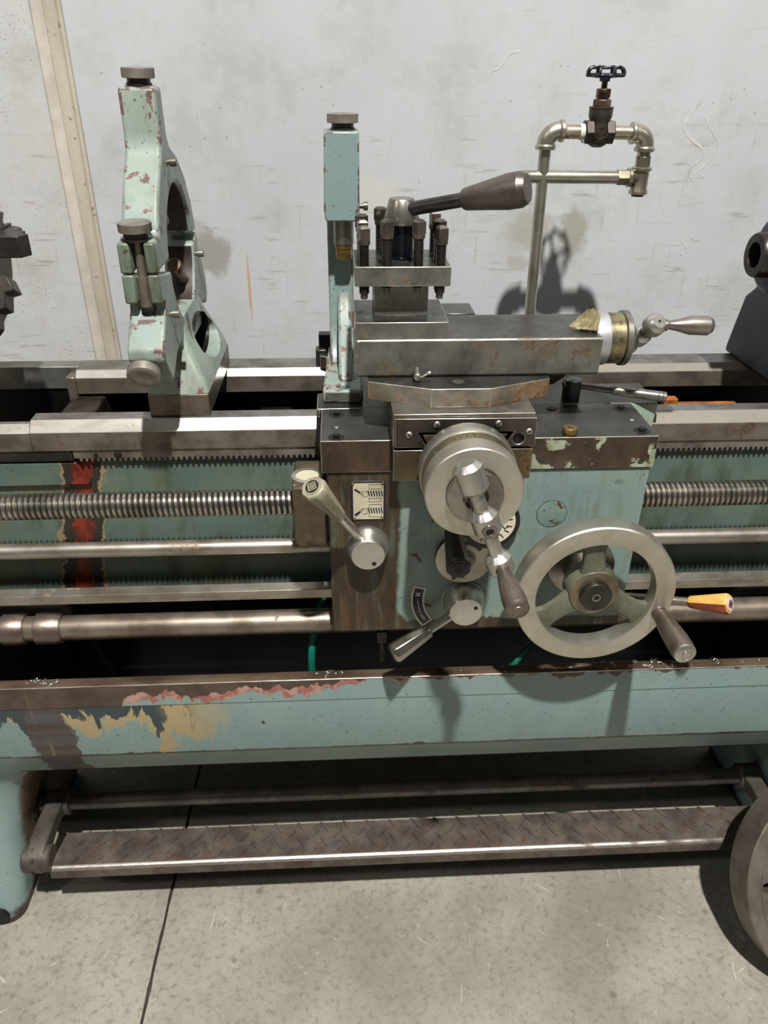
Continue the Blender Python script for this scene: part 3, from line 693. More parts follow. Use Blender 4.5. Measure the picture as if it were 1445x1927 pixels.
# front centre block under the cross slide, with dovetail
bm = NB(); box(bm, .0672, .2640, -.031, .02, .986, 1.0335); obj('centre_block', bm, M['rusty'], sad, .0008, label='rust brown block', edge=M['edge'])
bm = NB(); prism(bm, [(.1200, 1.0335), (.1075, 1.0570), (.2262, 1.0570), (.2140, 1.0335)], 'Y', -.0312, .30); obj('dovetail', bm, M['rusty'], sad, .0006)
# socket screws, oil cap, set screw
def socket_screw(name, at, r, parent=None):
    t = Vector(at); bm = NB()
    rev(bm, t+Vector((0, 0, -.004)), (0, 0, 1), [(0, r), (.0044, r), (.0049, r*.9), (.0049, r*.55), (.0030, r*.5)], 24, cap=(True, False))
    return bm
bm = socket_screw('s', (0, 0, 0), .0105); scr_me = finish('socket_screw', bm, M['saddle_top'])
bm = NB(); rev(bm, (0, 0, -.001), (0, 0, 1), [(0, .0056), (.0035, .0056)], 6); soc_me = finish('hex_socket', bm, M['hole'])
bm = NB(); rev(bm, (0, 0, 0), (0, 0, 1), [(0, .0118), (.0004, .0118)], 28); rim_me = finish('counterbore', bm, M['hole'])
for x, y in ((-.0119, .0924), (-.0119, .0056+.004), (.431, .0992), (.4354, .0155)):
    c = place('counterbore', rim_me, sad, (x, y, ZS-.0001))
    s = place('socket_screw', scr_me, sad, (x, y, ZS-.0006)); place('hex_socket', soc_me, s, (x, y, ZS+.0022))
bm = NB(); rev(bm, (.3266, .0100, ZS), (0, 0, 1), [(0, .0095), (.002, .0095), (.0022, .0112), (.0085, .0112), (.0098, .0100)], 36, knurl=(2, 3, .0004))
cap = obj('oil_cap', bm, M['brass'], sad, label='knurled brass oil cap')
bm = text_bm('OIL', .0055, .0003); merge_bm = NB(); merge(merge_bm, bm, Matrix.Translation((.3266, .010, ZS+.0099)) @ Matrix.Rotation(R(-90), 4, 'X')); obj('oil_lettering', merge_bm, M['ink'], cap)
bm = NB(); rev(bm, (.3229, .1032, ZS), (0, 0, 1), [(0, .0078), (.0012, .0078), (.0016, .007)], 24); ss = obj('slotted_screw', bm, M['copper'], sad)
bm = NB(); box(bm, .3160, .3298, .1024, .1040, ZS+.0014, ZS+.0019); obj('slot', bm, M['hole'], ss)
bm = NB(); rev(bm, (.434, .0555, ZS), (0, 0, 1), [(0, .0035), (.0004, .003)], 12); obj('taper_pin', bm, M['bright'], sad)
bm = NB(); rev(bm, (-.0119, .045, ZS), (0, 0, 1), [(0, .0035), (.0004, .003)], 12); obj('taper_pin', bm, M['bright'], sad)
# rear bracket seen beside the following rest, and pipe foot
bm = NB(); box(bm, -.0445, -.022, .395, .42, ZS, 1.067); box(bm, -.050, -.030, .375, .40, 1.0, 1.045); obj('rear_bracket', bm, M['dark'], sad, .002)

# clamp lever on the right of the saddle
ll = thing('saddle_clamp', 'black clamp lever with a thin grey handle, right on the saddle', 'clamp lever', (.363, .145, ZS))
bm = NB(); rev(bm, (.363, .145, ZS), (0, 0, 1), [(0, .0145), (.030, .0145), (.0315, .0140), (.033, .0115)], 32); obj('post', bm, M['blackish'], ll)
bm = NB(); cyl(bm, (.3475, .139, ZS+.0255), (.352, .141, ZS+.0255), .0045, seg=16); obj('arm_end', bm, M['bright'], ll)
p0, p1 = Vector((.375, .140, ZS+.023)), Vector((.5055, .112, 1.0495)); d = (p1-p0)
bm = NB(); rev(bm, p0, d, [(0, .0050), (d.length*.38, .0057), (d.length*.385, .0070), (d.length*.90, .0084), (d.length*.904, .0077), (d.length*.908, .0085), (d.length*.95, .0085), (d.length*.954, .0078), (d.length*.958, .0085), (d.length*.99, .0084), (d.length, .0068)], 20); obj('handle', bm, M['mid'], ll)

# ================================================================== APRON
apr = thing('apron', 'teal apron gearbox with a browned left side, hanging below the saddle', 'apron', (.21, .05, .69))
bm = NB(); prism(bm, [(-.026, .690), (-.0265, .9858), (.4525, .9858), (.4525, .735), (.449, .690)], 'Y', 0, .10); obj('housing', bm, M['apron'], apr, .003, 3)
# thread plate with rivets and its engraved diagram
bm = NB(); box(bm, .0072, .0585, -.0012, 0, .9045, .9705); tp = obj('name_plate', bm, M['navy'], apr, .0008, label='framed metal plate with thread diagram')
bm = NB(); box(bm, .0105, .0555, -.0016, -.001, .9062, .9672); obj('plate_face', bm, M['plate'], tp)
def strip(bm, pts, wd, y=-.0019, t=.0003):
    for (x0, z0), (x1, z1) in zip(pts, pts[1:]):
        dx, dz = x1-x0, z1-z0; L = math.hypot(dx, dz) or 1; nx, nz = -dz/L*wd/2, dx/L*wd/2
        ex, ez = dx/L*wd*.3, dz/L*wd*.3
        prism(bm, [(x0-ex+nx, z0-ez+nz), (x1+ex+nx, z1+ez+nz), (x1+ex-nx, z1+ez-nz), (x0-ex-nx, z0-ez-nz)], 'Y', y, y+t)
bm = NB(); bmn = NB()
q = lambda x, y: (.0072+(x-262)*.0513/955, .9705-(y-235)*.066/1030)
for dy, up in ((0, 1), (453, 0)):
    for k in range(6):                      # screw thread flanks
        xx = 720+k*72
        prism(bmn, [q(xx, 490+dy), q(xx+34, 475+dy), q(xx+72, 620+dy), q(xx+44, 640+dy)], 'Y', -.0019, -.0016)
    strip(bm, [q(570, 497+dy), q(705, 497+dy)], .0004); strip(bm, [q(570, 637+dy), q(705, 637+dy)], .0004); strip(bm, [q(707, 485+dy), q(707, 645+dy)], .0005)
strip(bm, [q(760, 425), q(760, 322), q(1105, 322), q(1105, 410)], .0005)
strip(bm, [q(760, 425)]+[q(790+k*36, 452 if k % 2 == 0 else 420) for k in range(9)]+[q(1105, 410)], .0005)
strip(bm, [q(760, 660), q(760, 770), q(1105, 770), q(1105, 655)], .0005)
strip(bm, [q(760, 660)]+[q(790+k*36, 705 if k % 2 == 0 else 660) for k in range(9)]+[q(1105, 655)], .0005)
strip(bm, [q(760, 940), q(760, 845), q(1105, 845), q(1105, 930)], .0005)
strip(bm, [q(760, 1085), q(760, 1180), q(1105, 1180), q(1105, 1085)], .0005)
prism(bmn, [q(350, 460), q(390, 415), q(535, 520), q(505, 545)], 'Y', -.0019, -.0016)
strip(bm, [q(505, 545), q(590, 605), q(612, 580), q(535, 520)], .0005)
prism(bmn, [q(350, 1105), q(405, 1155), q(535, 1045), q(510, 1010)], 'Y', -.0019, -.0016)
strip(bm, [q(510, 1010), q(585, 958), q(620, 985), q(535, 1045)], .0005)
obj('plate_lines', bm, M['ink'], tp); obj('plate_symbols', bmn, M['navy'], tp)
bm = NB(); rev(bm, (0, 0, 0), (0, -1, 0), [(0, .0026), (.0010, .0023), (.0017, .0012), (.0019, 0)], 14); riv = finish('rivet', bm, M['brass'])
for x, z in ((.0100, .9665), (.0545, .9672), (.0120, .9075), (.0540, .9078)): place('rivet', riv, tp, (x, -.0015, z))
# blind plug outline and stamped number
bm = NB(); rev(bm, (.3129, .0008, .9076), (0, -1, 0), [(0, .0228), (.0014, .0228), (.0016, .0222)], 48); pg = obj('blind_plug', bm, M['plug'], apr)
bm = NB(); rev(bm, (.3129, .0005, .9076), (0, -1, 0), [(0, .0236), (.0008, .0236)], 48); obj('plug_seam', bm, M['dark'], pg)
bm = NB(); merge(bm, text_bm('252', .0085, .0002), Matrix.Translation((.4085, -.0001, .9615))); obj('stamped_number', bm, M['stamp'], apr)
# thread dial box on the left
bm = NB(); prism(bm, [(-.0305, .8585), (-.0325, .963), (-.0795, .963), (-.0795, .868), (-.074, .8585)], 'Y', -.004, .088); bx = obj('thread_dial_box', bm, M['dial_box'], apr, .004, 3, label='rusty box with round window')
cut(bx, [(lambda b: (rev(b, (-.80, .062, .9035), (1, 0, 0), [(0, .024), (1.0, .024)], 24), b)[1])(NB())])
bm = NB(); rev(bm, (-.0575, .034, .9628), (0, 0, 1), [(0, .0245), (.0016, .0245), (.0022, .0235), (.0022, .0180)], 40, cap=(True, False)); obj('window_ring', bm, M['bright'], bx)
bm = NB(); rev(bm, (-.0575, .034, .9630), (0, 0, 1), [(0, .0178), (.0010, .0178)], 36); obj('window', bm, M['plate'], bx)
bm = NB(); rev(bm, (-.0755, .004, .963), (0, 0, 1), [(0, .0022), (.001, .002)], 10); obj('pin', bm, M['bright'], bx)
# gear train bits below the apron
bm = NB(); cyl(bm, (.056, .03, .60), (.056, .03, .69), .006); box(bm, .048, .064, .022, .038, .645, .668); obj('drain_fitting', bm, M['dark'], apr)
# cream selector disc, ringed dial behind it, curved lever plate
bm = NB(); rev(bm, (.1815, 0, .836), (0, -1, 0), [(0, .0445), (.0100, .0445)], 56); sd = obj('selector_disc', bm, M['dark'], apr, .001)
bm = NB(); rev(bm, (.1815, -.010, .836), (0, -1, 0), [(0, .0445), (.0008, .0445)], 56); obj('disc_face', bm, M['white'], sd, label='cream disc face')
bm = NB()
def arcpts(cx, cz, r, a0, a1, n=16): return [(cx+r*math.cos(R(a0+(a1-a0)*i/n)), cz+r*math.sin(R(a0+(a1-a0)*i/n))) for i in range(n+1)]
a = arcpts(.1815, .836, .0315, 32, 100); b = arcpts(.1815, .836, .0255, 32, 100)
for i in range(16): prism(bm, [a[i], a[i+1], b[i+1], b[i]], 'Y', -.0112, -.0107)
obj('disc_arc', bm, M['navy'], sd)
for ox in (0, .0042):
    bm = NB()
    strip(bm, [(.1790+ox, .7995), (.1810+ox-.0022, .8015), (.1790+ox, .8050), (.1808+ox, .8085)], .0011, -.0112, .0004)
    obj('disc_symbol', bm, M['navy'], sd)
bm = NB(); rev(bm, (.1665, -.0108, .8005), (0, -1, 0), [(0, .0032), (.0012, .003), (.002, .0016), (.0022, 0)], 12); obj('disc_screw', bm, M['dark'], sd)
bm = NB(); rev(bm, (.2168, 0, .9015), (0, -1, 0), [(0, .0455), (.013, .0455), (.014, .0445), (.014, .0395), (.012, .0385)], 56, cap=(True, True)); sr = obj('ringed_dial', bm, M['dark'], apr, label='round cream dial with dark ring')
bm = NB(); rev(bm, (.2168, -.0122, .9015), (0, -1, 0), [(0, .0385), (.0006, .0385)], 48); obj('dial_face', bm, M['white'], sr)
bm = NB()
for aa in (-112, -95, -72, -50, -30, -12, 10, 30):
    ca, sa = math.cos(R(aa)), math.sin(R(aa)); strip(bm, [(.2168+.026*ca, .9015+.026*sa), (.2168+.034*ca, .9015+.034*sa)], .0014, -.0134, .0004)
for aa in (-62, -20): 
    ca, sa = math.cos(R(aa)), math.sin(R(aa)); cx, cz = .2168+.024*ca, .9015+.024*sa
    strip(bm, [(cx-.004, cz+.003), (cx, cz-.002), (cx+.005, cz+.001)], .0012, -.0134, .0004)
obj('dial_marks', bm, M['ink'], sr)
# lever plate: curved navy sector with cream rim, N, double arrow and thread sign
HX, HZ = .185, .753
def sector(r0, r1, a0, a1, y0, y1, n=24):
    bm = NB(); A = arcpts(HX, HZ, r1, a0, a1, n); B = arcpts(HX, HZ, r0, a0, a1, n)
    prism(bm, A+B[::-1], 'Y', y0, y1); return bm
lp = obj('lever_plate', sector(.0625, .0840, 161, 221, -.0012, 0), M['white'], apr, .0004, label='curved navy plate with cream rim')
obj('plate_field', sector(.0658, .0808, 163.2, 218.8, -.0016, -.001), M['navy'], lp)
pol = lambda r, a: (HX+r*math.cos(R(a)), HZ+r*math.sin(R(a)))
bm = NB(); S = lambda pts, wd: strip(bm, [pol(r, a) for r, a in pts], wd, -.0020, .0004)
S([(.0775, 170), (.0695, 169.6)], .0014); S([(.0775, 174), (.0695, 173.6)], .0014); S([(.0775, 170), (.0695, 173.6)], .0014)
S([(.0728, 182), (.0728, 200)], .0012); prism(bm, [pol(.0728, 178), pol(.0745, 184.5), pol(.0722, 183.5)], 'Y', -.002, -.0016); prism(bm, [pol(.0728, 203.5), pol(.0748, 197), pol(.0722, 198)], 'Y', -.002, -.0016)
S([(.0715, 204)]+[(.0695 if k % 2 else .0755, 205.5+k*1.25) for k in range(7)]+[(.0715, 215)], .0007)
obj('plate_signs', bm, M['tape'], lp)

# ------------------------------------------------------------------ grips
def emblem(at, d, r, parent, ringm, markm, fieldm, name='emblem'):
    x, y, dd = frame(d); at = Vector(at)
    if y.z < 0: x, y = -x, -y
    bm = NB(); rev(bm, at, d, [(0, r), (.0012, r), (.0014, r*.86)], 28); o = obj(name, bm, ringm, parent)
    bm = NB(); rev(bm, at+dd*.0012, d, [(0, r*.84), (.0004, r*.84)], 28); obj('emblem_field', bm, fieldm, o)
    bm = NB()
    def bar(p, q, wd):
        P = at+dd*.0018+x*p[0]*r+y*p[1]*r; Q = at+dd*.0018+x*q[0]*r+y*q[1]*r
        t = (Q-P).normalized(); s = t.cross(dd)*wd*r/2
        loft(bm, [[P-s-dd*.0002, P+s-dd*.0002, P+s+dd*.0004, P-s+dd*.0004], [Q-s-dd*.0002, Q+s-dd*.0002, Q+s+dd*.0004, Q-s+dd*.0004]])
    for k in range(4):
        c = [(0, .62), (.62, 0), (0, -.62), (-.62, 0)]; bar(c[k], c[(k+1) % 4], .12)
        c2 = [(0, .30), (.30, 0), (0, -.30), (-.30, 0)]; bar(c2[k], c2[(k+1) % 4], .10)
    bar((-.16, 0), (.16, 0), .1)
    obj('emblem_mark', bm, markm, o); return o
# half nut lever
hn = thing('half_nut_lever', 'steel cone hub lever with an ivory octagonal grip, on the apron\'s left', 'lever', (.032, -.02, .8594))
bm = NB(); rev(bm, (.0315, 0, .8594), (0, -1, 0), [(0, .0335), (.004, .0340), (.008, .0335), (.030, .0258), (.0310, .0250)], 48); hb = obj('hub', bm, M['bright'], hn)
bm = NB(); rev(bm, (.0405, -.0306, .8445), (0, -1, 0), [(0, .0036), (.0006, .0036)], 16); obj('pin_hole', bm, M['hole'], hb)
p0, p1 = Vector((.019, -.018, .884)), Vector((-.0445, -.092, 1.0115)); dd = (p1-p0).normalized(); L = (p1-p0).length
bm = NB(); cyl(bm, p0, p0+dd*L*.55, .0074, seg=20); obj('shaft', bm, M['bright'], hn)
bm = NB(); rev(bm, p0+dd*L*.45, dd, [(0, .0092), (.003, .0105), (L*.45, .0175), (L*.52, .0190), (L*.55, .0165)], 8, R(12)); gp = obj('grip', bm, M['ivory'], hn, .0014, label='ivory octagonal grip')
emblem(p0+dd*L*1.0, dd, .0118, gp, M['ivory'], M['ivory'], M['ink'])
# feed engagement lever low on the apron
fl = thing('feed_lever', 'steel cone hub lever with a chrome grip, lowest on the apron', 'lever', (.185, -.02, .753))
bm = NB(); rev(bm, (.185, 0, .753), (0, -1, 0), [(0, .0340), (.004, .0345), (.0045, .0325), (.006, .0325), (.0065, .0340), (.012, .0335), (.038, .0262), (.039, .0254)], 48); hb = obj('hub', bm, M['bright'], fl)
bm = NB(); rev(bm, (.2000, -.0386, .7615), (0, -1, 0), [(0, .0034), (.0006, .0034)], 16); obj('pin_hole', bm, M['hole'], hb)
p0, p1 = Vector((.163, -.026, .737)), Vector((.0668, -.072, .7005)); dd = (p1-p0).normalized(); L = (p1-p0).length
bm = NB(); cyl(bm, p0, p0+dd*L*.5, .0072, seg=20); obj('shaft', bm, M['bright'], fl)
bm = NB(); rev(bm, p0+dd*L*.36, dd, [(0, .0098), (.0015, .0118), (L*.55, .0172), (L*.60, .0172), (L*.64, .0140)], 8, R(15)); obj('grip', bm, M['chrome'], fl, .0014, label='chrome octagonal grip')
# black feed selector
fs = thing('feed_selector', 'black octagonal feed selector grip on the cream disc', 'lever', (.182, -.02, .838))
bm = NB(); rev(bm, (.1840, -.0105, .8355), (0, -1, 0), [(0, .0155), (.003, .0155), (.0035, .0115), (.009, .011)], 32); obj('hub', bm, M['handle'], fs)
bm = NB(); prism(bm, [(.176, .828), (.192, .832), (.170, .902), (.150, .898)], 'Y', -.026, -.017); obj('arm', bm, M['blackplastic'], fs, .003)
p0, p1 = Vector((.159, -.020, .889)), Vector((.1572, -.108, .8835)); dd = (p1-p0).normalized(); L = (p1-p0).length
bm = NB(); rev(bm, p0, dd, [(0, .0135), (L*.85, .0186), (L*.97, .0186), (L, .0160)], 8, R(22.5)); gp = obj('grip', bm, M['blackplastic'], fs, .0012)
emblem(p1, dd, .0112, gp, M['blackplastic'], M['blackplastic'], M['ink'])
# yellow lever at the right
yl = thing('spindle_control_lever', 'yellow octagonal grip lever with pink emblem, right of the handwheel', 'lever', (.5, -.03, .76))
p0, p1 = Vector((.5280, -.064, .7815)), Vector((.5770, -.0740, .7890)); 
bm = NB(); tube(bm, [(.44, -.030, .770), (.50, -.050, .776), p0], .0068, 14, 6); obj('rod', bm, M['rod_brown'], yl)
dd = (p1-p0).normalized(); dd = Vector((.52, -.52, .32)).normalized(); L = .062
bm = NB(); rev(bm, p0, dd, [(0, .0088), (.0015, .0098), (L*.93, .0165), (L, .0150)], 8, R(22.5)); gp = obj('grip', bm, [M['yellow'], M['redstain']], yl, .0010, label='cracked yellow octagonal grip')
for p in gp.data.polygons:
    if p.normal.z < .25 and p.normal.dot(dd) < .5: p.material_index = 1
bm = NB(); strip(bm, [(.5665-.011, .8005), (.5665-.001, .8085)], .0008, -.0965, .0004)
bm.free()
emblem(p0+dd*L, dd, .0108, gp, M['pink'], M['ink'], M['pink'])
# ================================================================== CROSS SLIDE
cs = thing('cross_slide', 'steel cross slide with screwed front wiper plate, above the large dial', 'slide', (.165, .15, 1.035))
bm = NB(); prism(bm, [(.0664, 1.0375), (.0664, 1.0862), (.2636, 1.0862), (.2636, 1.0375), (.2230, 1.0375), (.2380, 1.0630), (.0970, 1.0630), (.1120, 1.0375)], 'Y', -.0275, .36)
obj('slide_body', bm, M['mid'], cs, .001, seg=2, edge=M['edge'])
bm = NB(); prism(bm, [(.0690, 1.0385), (.0690, 1.0822), (.2650, 1.0812), (.2655, 1.0385), (.2210, 1.0385), (.2349, 1.0614), (.1001, 1.0614), (.1140, 1.0385)], 'Y', -.0335, -.0280)
wp = obj('wiper_plate', bm, M['wiper'], cs, .0009, edge=M['edge'])
cut(wp, [(lambda b: (cyl(b, (.2414, -.05, 1.0500), (.2414, -.02, 1.0500), .0085, seg=24), b)[1])(NB())])
bm = NB(); cyl(bm, (.2414, -.0285, 1.05), (.2414, -.0278, 1.05), .0086); obj('bore', bm, M['hole'], cs)
bm = NB(); rev(bm, (0, 0, 0), (0, -1, 0), [(0, .0047), (.0012, .0047), (.0024, .0036), (.0029, .0018), (.0030, 0)], 20); ph = finish('cross_head_screw', bm, M['bright'])
bm = NB(); box(bm, -.0024, .0024, -.0032, -.0024, -.0006, .0006); box(bm, -.0006, .0006, -.0032, -.0024, -.0024, .0024); px_ = finish('cross_recess', bm, M['hole'])
for x, z, a in ((.1265, 1.0736, 20), (.2114, 1.0738, 40), (.0884, 1.0588, 10), (.2553, 1.0612, 60)):
    s = place('cross_head_screw', ph, cs, (x, -.0335, z), (0, R(a), 0)); place('cross_recess', px_, s, (x, -.0335, z))
bm = NB(); box(bm, .168, .222, .270, .335, 1.0862, 1.140); obj('rear_block', bm, M['tool_top'], cs, .001)
# degree marks engraved on the top edge in front of the swivel
bm = NB()
for i in range(49):
    x = .124+i*.0016; L = .0062 if i % 5 == 0 else .0042
    box(bm, x-.00022, x+.00022, -.0048-L, -.0048, 1.0861, 1.0864)
obj('degree_marks', bm, M['ink'], cs)

# ------------------------------------------------------------------ cross feed dial and crank
cd = thing('cross_feed_handle', 'large round cross feed dial with a steel ball crank', 'handwheel', (.167, -.10, .953))
AX = (.1670, 0, 1.017)
bm = NB(); rev(bm, (.167, -.0312, 1.017), (0, -1, 0), [(0, .034), (.018, .034), (.020, .066), (.0215, .067), (.046, .067), (.0475, .0662)], 64); obj('bearing_disc', bm, M['bright'], cd)
bm = NB(); rev(bm, (.167, -.0788, 1.017), (0, -1, 0), [(0, .0645), (.0015, .0652), (.0185, .0652)], 72); gr = obj('graduated_ring', bm, M['dial'], cd)
bm = NB()
for i in range(200):
    a = R(i*1.8); L = .0065 if i % 5 == 0 else .0045
    ca, sa = math.cos(a), math.sin(a); r = .0654; h = .00018
    tx, tz = -sa*h, ca*h
    v = [bm.verts.new((.167+r*ca+s*tx, yy, 1.017+r*sa+s*tz)) for s, yy in ((-1, -.0800), (1, -.0800), (1, -.0800-L), (-1, -.0800-L))]
    bm.faces.new(v)
obj('graduations', bm, M['ink'], gr, kind='stuff')
bm = NB()
for a, t in ((104, '0'), (97, '90'), (88, '80'), (80, '70'), (112, '10')):
    lm = text_bm(t, .0036, .00015)
    ar = R(a); n = Vector((math.cos(ar), 0, math.sin(ar))); u = Vector((math.sin(ar), 0, -math.cos(ar)))
    m = Matrix(((u.x, -n.x, 0, .167+n.x*.0653), (0, 0, 1, -.0905), (u.z, -n.z, 0, 1.017+n.z*.0653), (0, 0, 0, 1)))
    m = Matrix(((u.x, -n.x, 0, .167+n.x*.0653), (0, 0, 1, -.0905), (u.z, -n.z, 0, 1.017+n.z*.0653), (0, 0, 0, 1)))
    merge(bm, lm, m)
obj('dial_numbers', bm, M['ink'], gr)
bm = NB(); rev(bm, (.167, -.0973, 1.017), (0, -1, 0), [(0, .0640), (.001, .0652), (.0305, .0652), (.0322, .0638), (.0324, .0382), (.0300, .0378)], 72); obj('dial_face', bm, M['wheel'], cd)
bm = NB(); rev(bm, (.167, -.110, 1.017), (0, -1, 0), [(0, .0372), (.0295, .0372), (.0306, .0362), (.0306, .0172), (.0200, .0170)], 56); obj('friction_ring', bm, M['bright2'], cd)
bm = NB(); cyl(bm, (.167, -.115, 1.017), (.167, -.2050, 1.0195), .0105); obj('spindle', bm, M['dark'], cd)
# crank: three turned lumps on one stem, grip pointing at the viewer
HC = Vector((.1685, -.2080, 1.0205)); ad = Vector((.0225, -.003, -.062)).normalized()
def lump(c, d, L, r, ch):
    bm = NB(); p = Vector(c)-Vector(d).normalized()*L/2
    rev(bm, p, d, [(0, r*.62), (.0006, r*.66), (ch*.85, r*.985), (ch*.85+.001, r), (L-ch*.85-.001, r), (L-ch*.85, r*.985), (L-.0005, r*.66), (L, r*.62)], 40); return bm
ck = obj('crank_stem', (lambda b: (cyl(b, HC-ad*.060, HC+ad*.062, .0088, seg=28), b)[1])(NB()), M['bright'], cd)
obj('top_lump', lump(HC-ad*.064, ad, .042, .0182, .008), M['bright'], cd, ang=14)
hub = obj('hub_lump', lump(HC, ad, .036, .0175, .009), M['bright'], cd, ang=14)
bm = NB(); fd = Vector((.08, -1, -.05)); rev(bm, HC+ad*.002+fd.normalized()*.0140, fd, [(0, .0095), (.0042, .0092), (.0046, .0080), (.0040, .0050)], 28, cap=(True, False)); obj('set_screw', bm, M['bright2'], hub)
bm = NB(); rev(bm, HC+ad*.002+fd.normalized()*.0176, fd, [(0, .0050), (.0004, .0052)], 6); obj('hex_socket', bm, M['hole'], hub)
LC = HC+ad*.062
obj('lower_lump', lump(LC, ad, .032, .0172, .008), M['bright'], cd, ang=14)
g0 = LC+Vector((.001, -.013, .0)); gd = Vector((.045, -1, -.035)).normalized()
bm = NB(); rev(bm, g0, gd, [(0, .0085), (.003, .0090), (.006, .0075), (.008, .0088), (.030, .0118), (.052, .0142), (.066, .0146), (.074, .0138), (.077, .0142), (.080, .0110), (.0812, .0070), (.0820, .0065), (.0824, 0)], 36); obj('grip', bm, M['handle'], cd, label='browned steel crank grip')

# ================================================================== COMPOUND SLIDE
cp = thing('compound_slide', 'long rust filmed compound slide on an angular swivel plate', 'slide', (.18, .10, 1.086))
bm = NB(); prism(bm, [(.034, .0290), (.1205, -.0041), (.2035, -.0041), (.2945, .0330), (.2945, .165), (.2035, .20), (.1205, .20), (.034, .165)], 'Z', 1.0863, 1.1131)
sw = obj('swivel_plate', bm, [M['swivel'], M['tool_top']], cp, .0009, edge=M['edge'], limit=20)
for p in sw.data.polygons:
    if p.normal.z > .9: p.material_index = 1
bm = NB(); rev(bm, (.1615, .0235, 1.1131), (0, 0, 1), [(0, .0138), (.0004, .0138)], 32); cb = obj('counterbore', bm, M['hole'], cp)
bm = NB(); rev(bm, (.1615, .0235, 1.1133), (0, 0, 1), [(0, .0088), (.0005, .0088), (.0006, .005)], 24); obj('swivel_bolt', bm, M['mid'], cb)
bm = NB(); prism(bm, [(.046, 1.1133), (.0425, 1.1175), (.0425, 1.1663), (.0445, 1.1684), (.163, 1.1684), (.165, 1.1663), (.165, 1.1133)], 'X', .0195, .3665)
cb_ = obj('slide_body', bm, [M['compound'], M['tool_top']], cp, .0007, edge=M['edge'])
for p in cb_.data.polygons:
    if p.normal.z > .9: p.material_index = 1
bm = NB(); prism(bm, [(.0158, 1.1150), (.0158, 1.1580), (.0195, 1.1672), (.0250, 1.1672), (.0215, 1.1330), (.0205, 1.1265)], 'Y', .0405, .12); obj('gib_end', bm, M['mid'], cp, .0012)
# lock screw with a thin tommy arm
bm = NB(); rev(bm, (.1045, .043, 1.1245), (-.05, -1, -.25), [(0, .0052), (.016, .0052), (.0165, .0060), (.019, .0060), (.0205, .0048)], 20); ls = obj('lock_screw', bm, M['mid'], cp)
bm = NB(); tube(bm, [(.1040, .0235, 1.1195), (.110, .020, 1.1225), (.118, .020, 1.1275), (.1215, .020, 1.1290)], lambda t: .0016+.0009*(t > .6), 8, 5); obj('lock_arm', bm, M['bright'], ls)
# dial, knurled rim and ball crank at the right end
CA = Vector((.3665, .105, 1.1482)); X = (1, 0, 0)
bm = NB(); rev(bm, CA-Vector((.006, 0, 0)), X, [(0, .0385), (.0265, .0395), (.028, .0388)], 56); obj('collar', bm, M['alu'], cp, label='silver collar')
bm = NB(); rev(bm, CA+Vector((.022, 0, 0)), X, [(0, .0372), (.0225, .0372), (.0235, .0350)], 56); dr = obj('graduated_ring', bm, M['dial'], cp)
bm = NB()
for i in range(72):
    a = R(i*5); ca, sa = math.cos(a), math.sin(a); L = .0085 if i % 5 == 0 else .0050; h = .00028; r = .0374
    bm.faces.new([bm.verts.new((CA.x+xx, CA.y+r*ca-s*sa*h, CA.z+r*sa+s*ca*h)) for s, xx in ((-1, .0225), (1, .0225), (1, .0225+L), (-1, .0225+L))])
obj('graduations', bm, M['ink'], dr)
bm = NB()
for a, t in ((168, '35'), (212, '0'), (128, '30')):
    lm = text_bm(t, .0080, .00015); ar = R(a)
    n = Vector((0, math.cos(ar), math.sin(ar))); u = Vector((0, -math.sin(ar), math.cos(ar)))
    # letters read along the rim: local x -> tangent, local z -> -X axis
    m = Matrix(((0, 0, -1, CA.x+.0365), (-u.y, -n.y, 0, CA.y+n.y*.0373), (-u.z, -n.z, 0, CA.z+n.z*.0373), (0, 0, 0, 1)))
    merge(bm, lm, m)
obj('dial_numbers', bm, M['ink'], dr)
bm = NB(); rev(bm, CA+Vector((.0455, 0, 0)), X, [(0, .0385), (.0010, .0405), (.0035, .0405), (.0060, .0405), (.0085, .0405), (.0095, .039)], 96, knurl=(1, 4, .0006)); obj('knurled_rim', bm, M['mid'], cp)
bm = NB(); rev(bm, CA+Vector((.0545, 0, 0)), X, [(0, .0255), (.006, .0250), (.009, .0225), (.009, .012), (.022, .0115)], 36); obj('crank_boss', bm, M['mid'], cp)
KC = CA+Vector((.0745, -.004, .003)); kd = Vector((.07, -.036, .030)).normalized(); kd = Vector((.18, -.70, .62)).normalized()
obj('crank_stem', (lambda b: (cyl(b, KC-kd*.036, KC+kd*.040, .0078, seg=24), b)[1])(NB()), M['mid'], cp)
obj('back_lump', lump(KC-kd*.034, kd, .024, .0140, .006), M['bright'], cp)
obj('hub_lump', lump(KC+kd*.002, kd, .026, .0145, .006), M['bright'], cp)
fl_ = obj('front_lump', lump(KC+kd*.040, kd, .026, .0160, .007), M['bright'], cp)
bm = NB(); rev(bm, KC+kd*.0532, kd, [(0, .0022), (.0003, .0022)], 14); obj('centre_hole', bm, M['hole'], fl_)
g0 = KC+kd*.040+Vector((.0145, 0, 0)); gd = Vector((1, .02, -.03)).normalized()
bm = NB(); rev(bm, g0, gd, [(0, .0070), (.003, .0085), (.005, .0064), (.008, .0064), (.020, .0086), (.038, .0134), (.064, .0140), (.0705, .0100), (.0708, .0092)], 32); obj('grip', bm, M['handle2'], cp, ang=22)

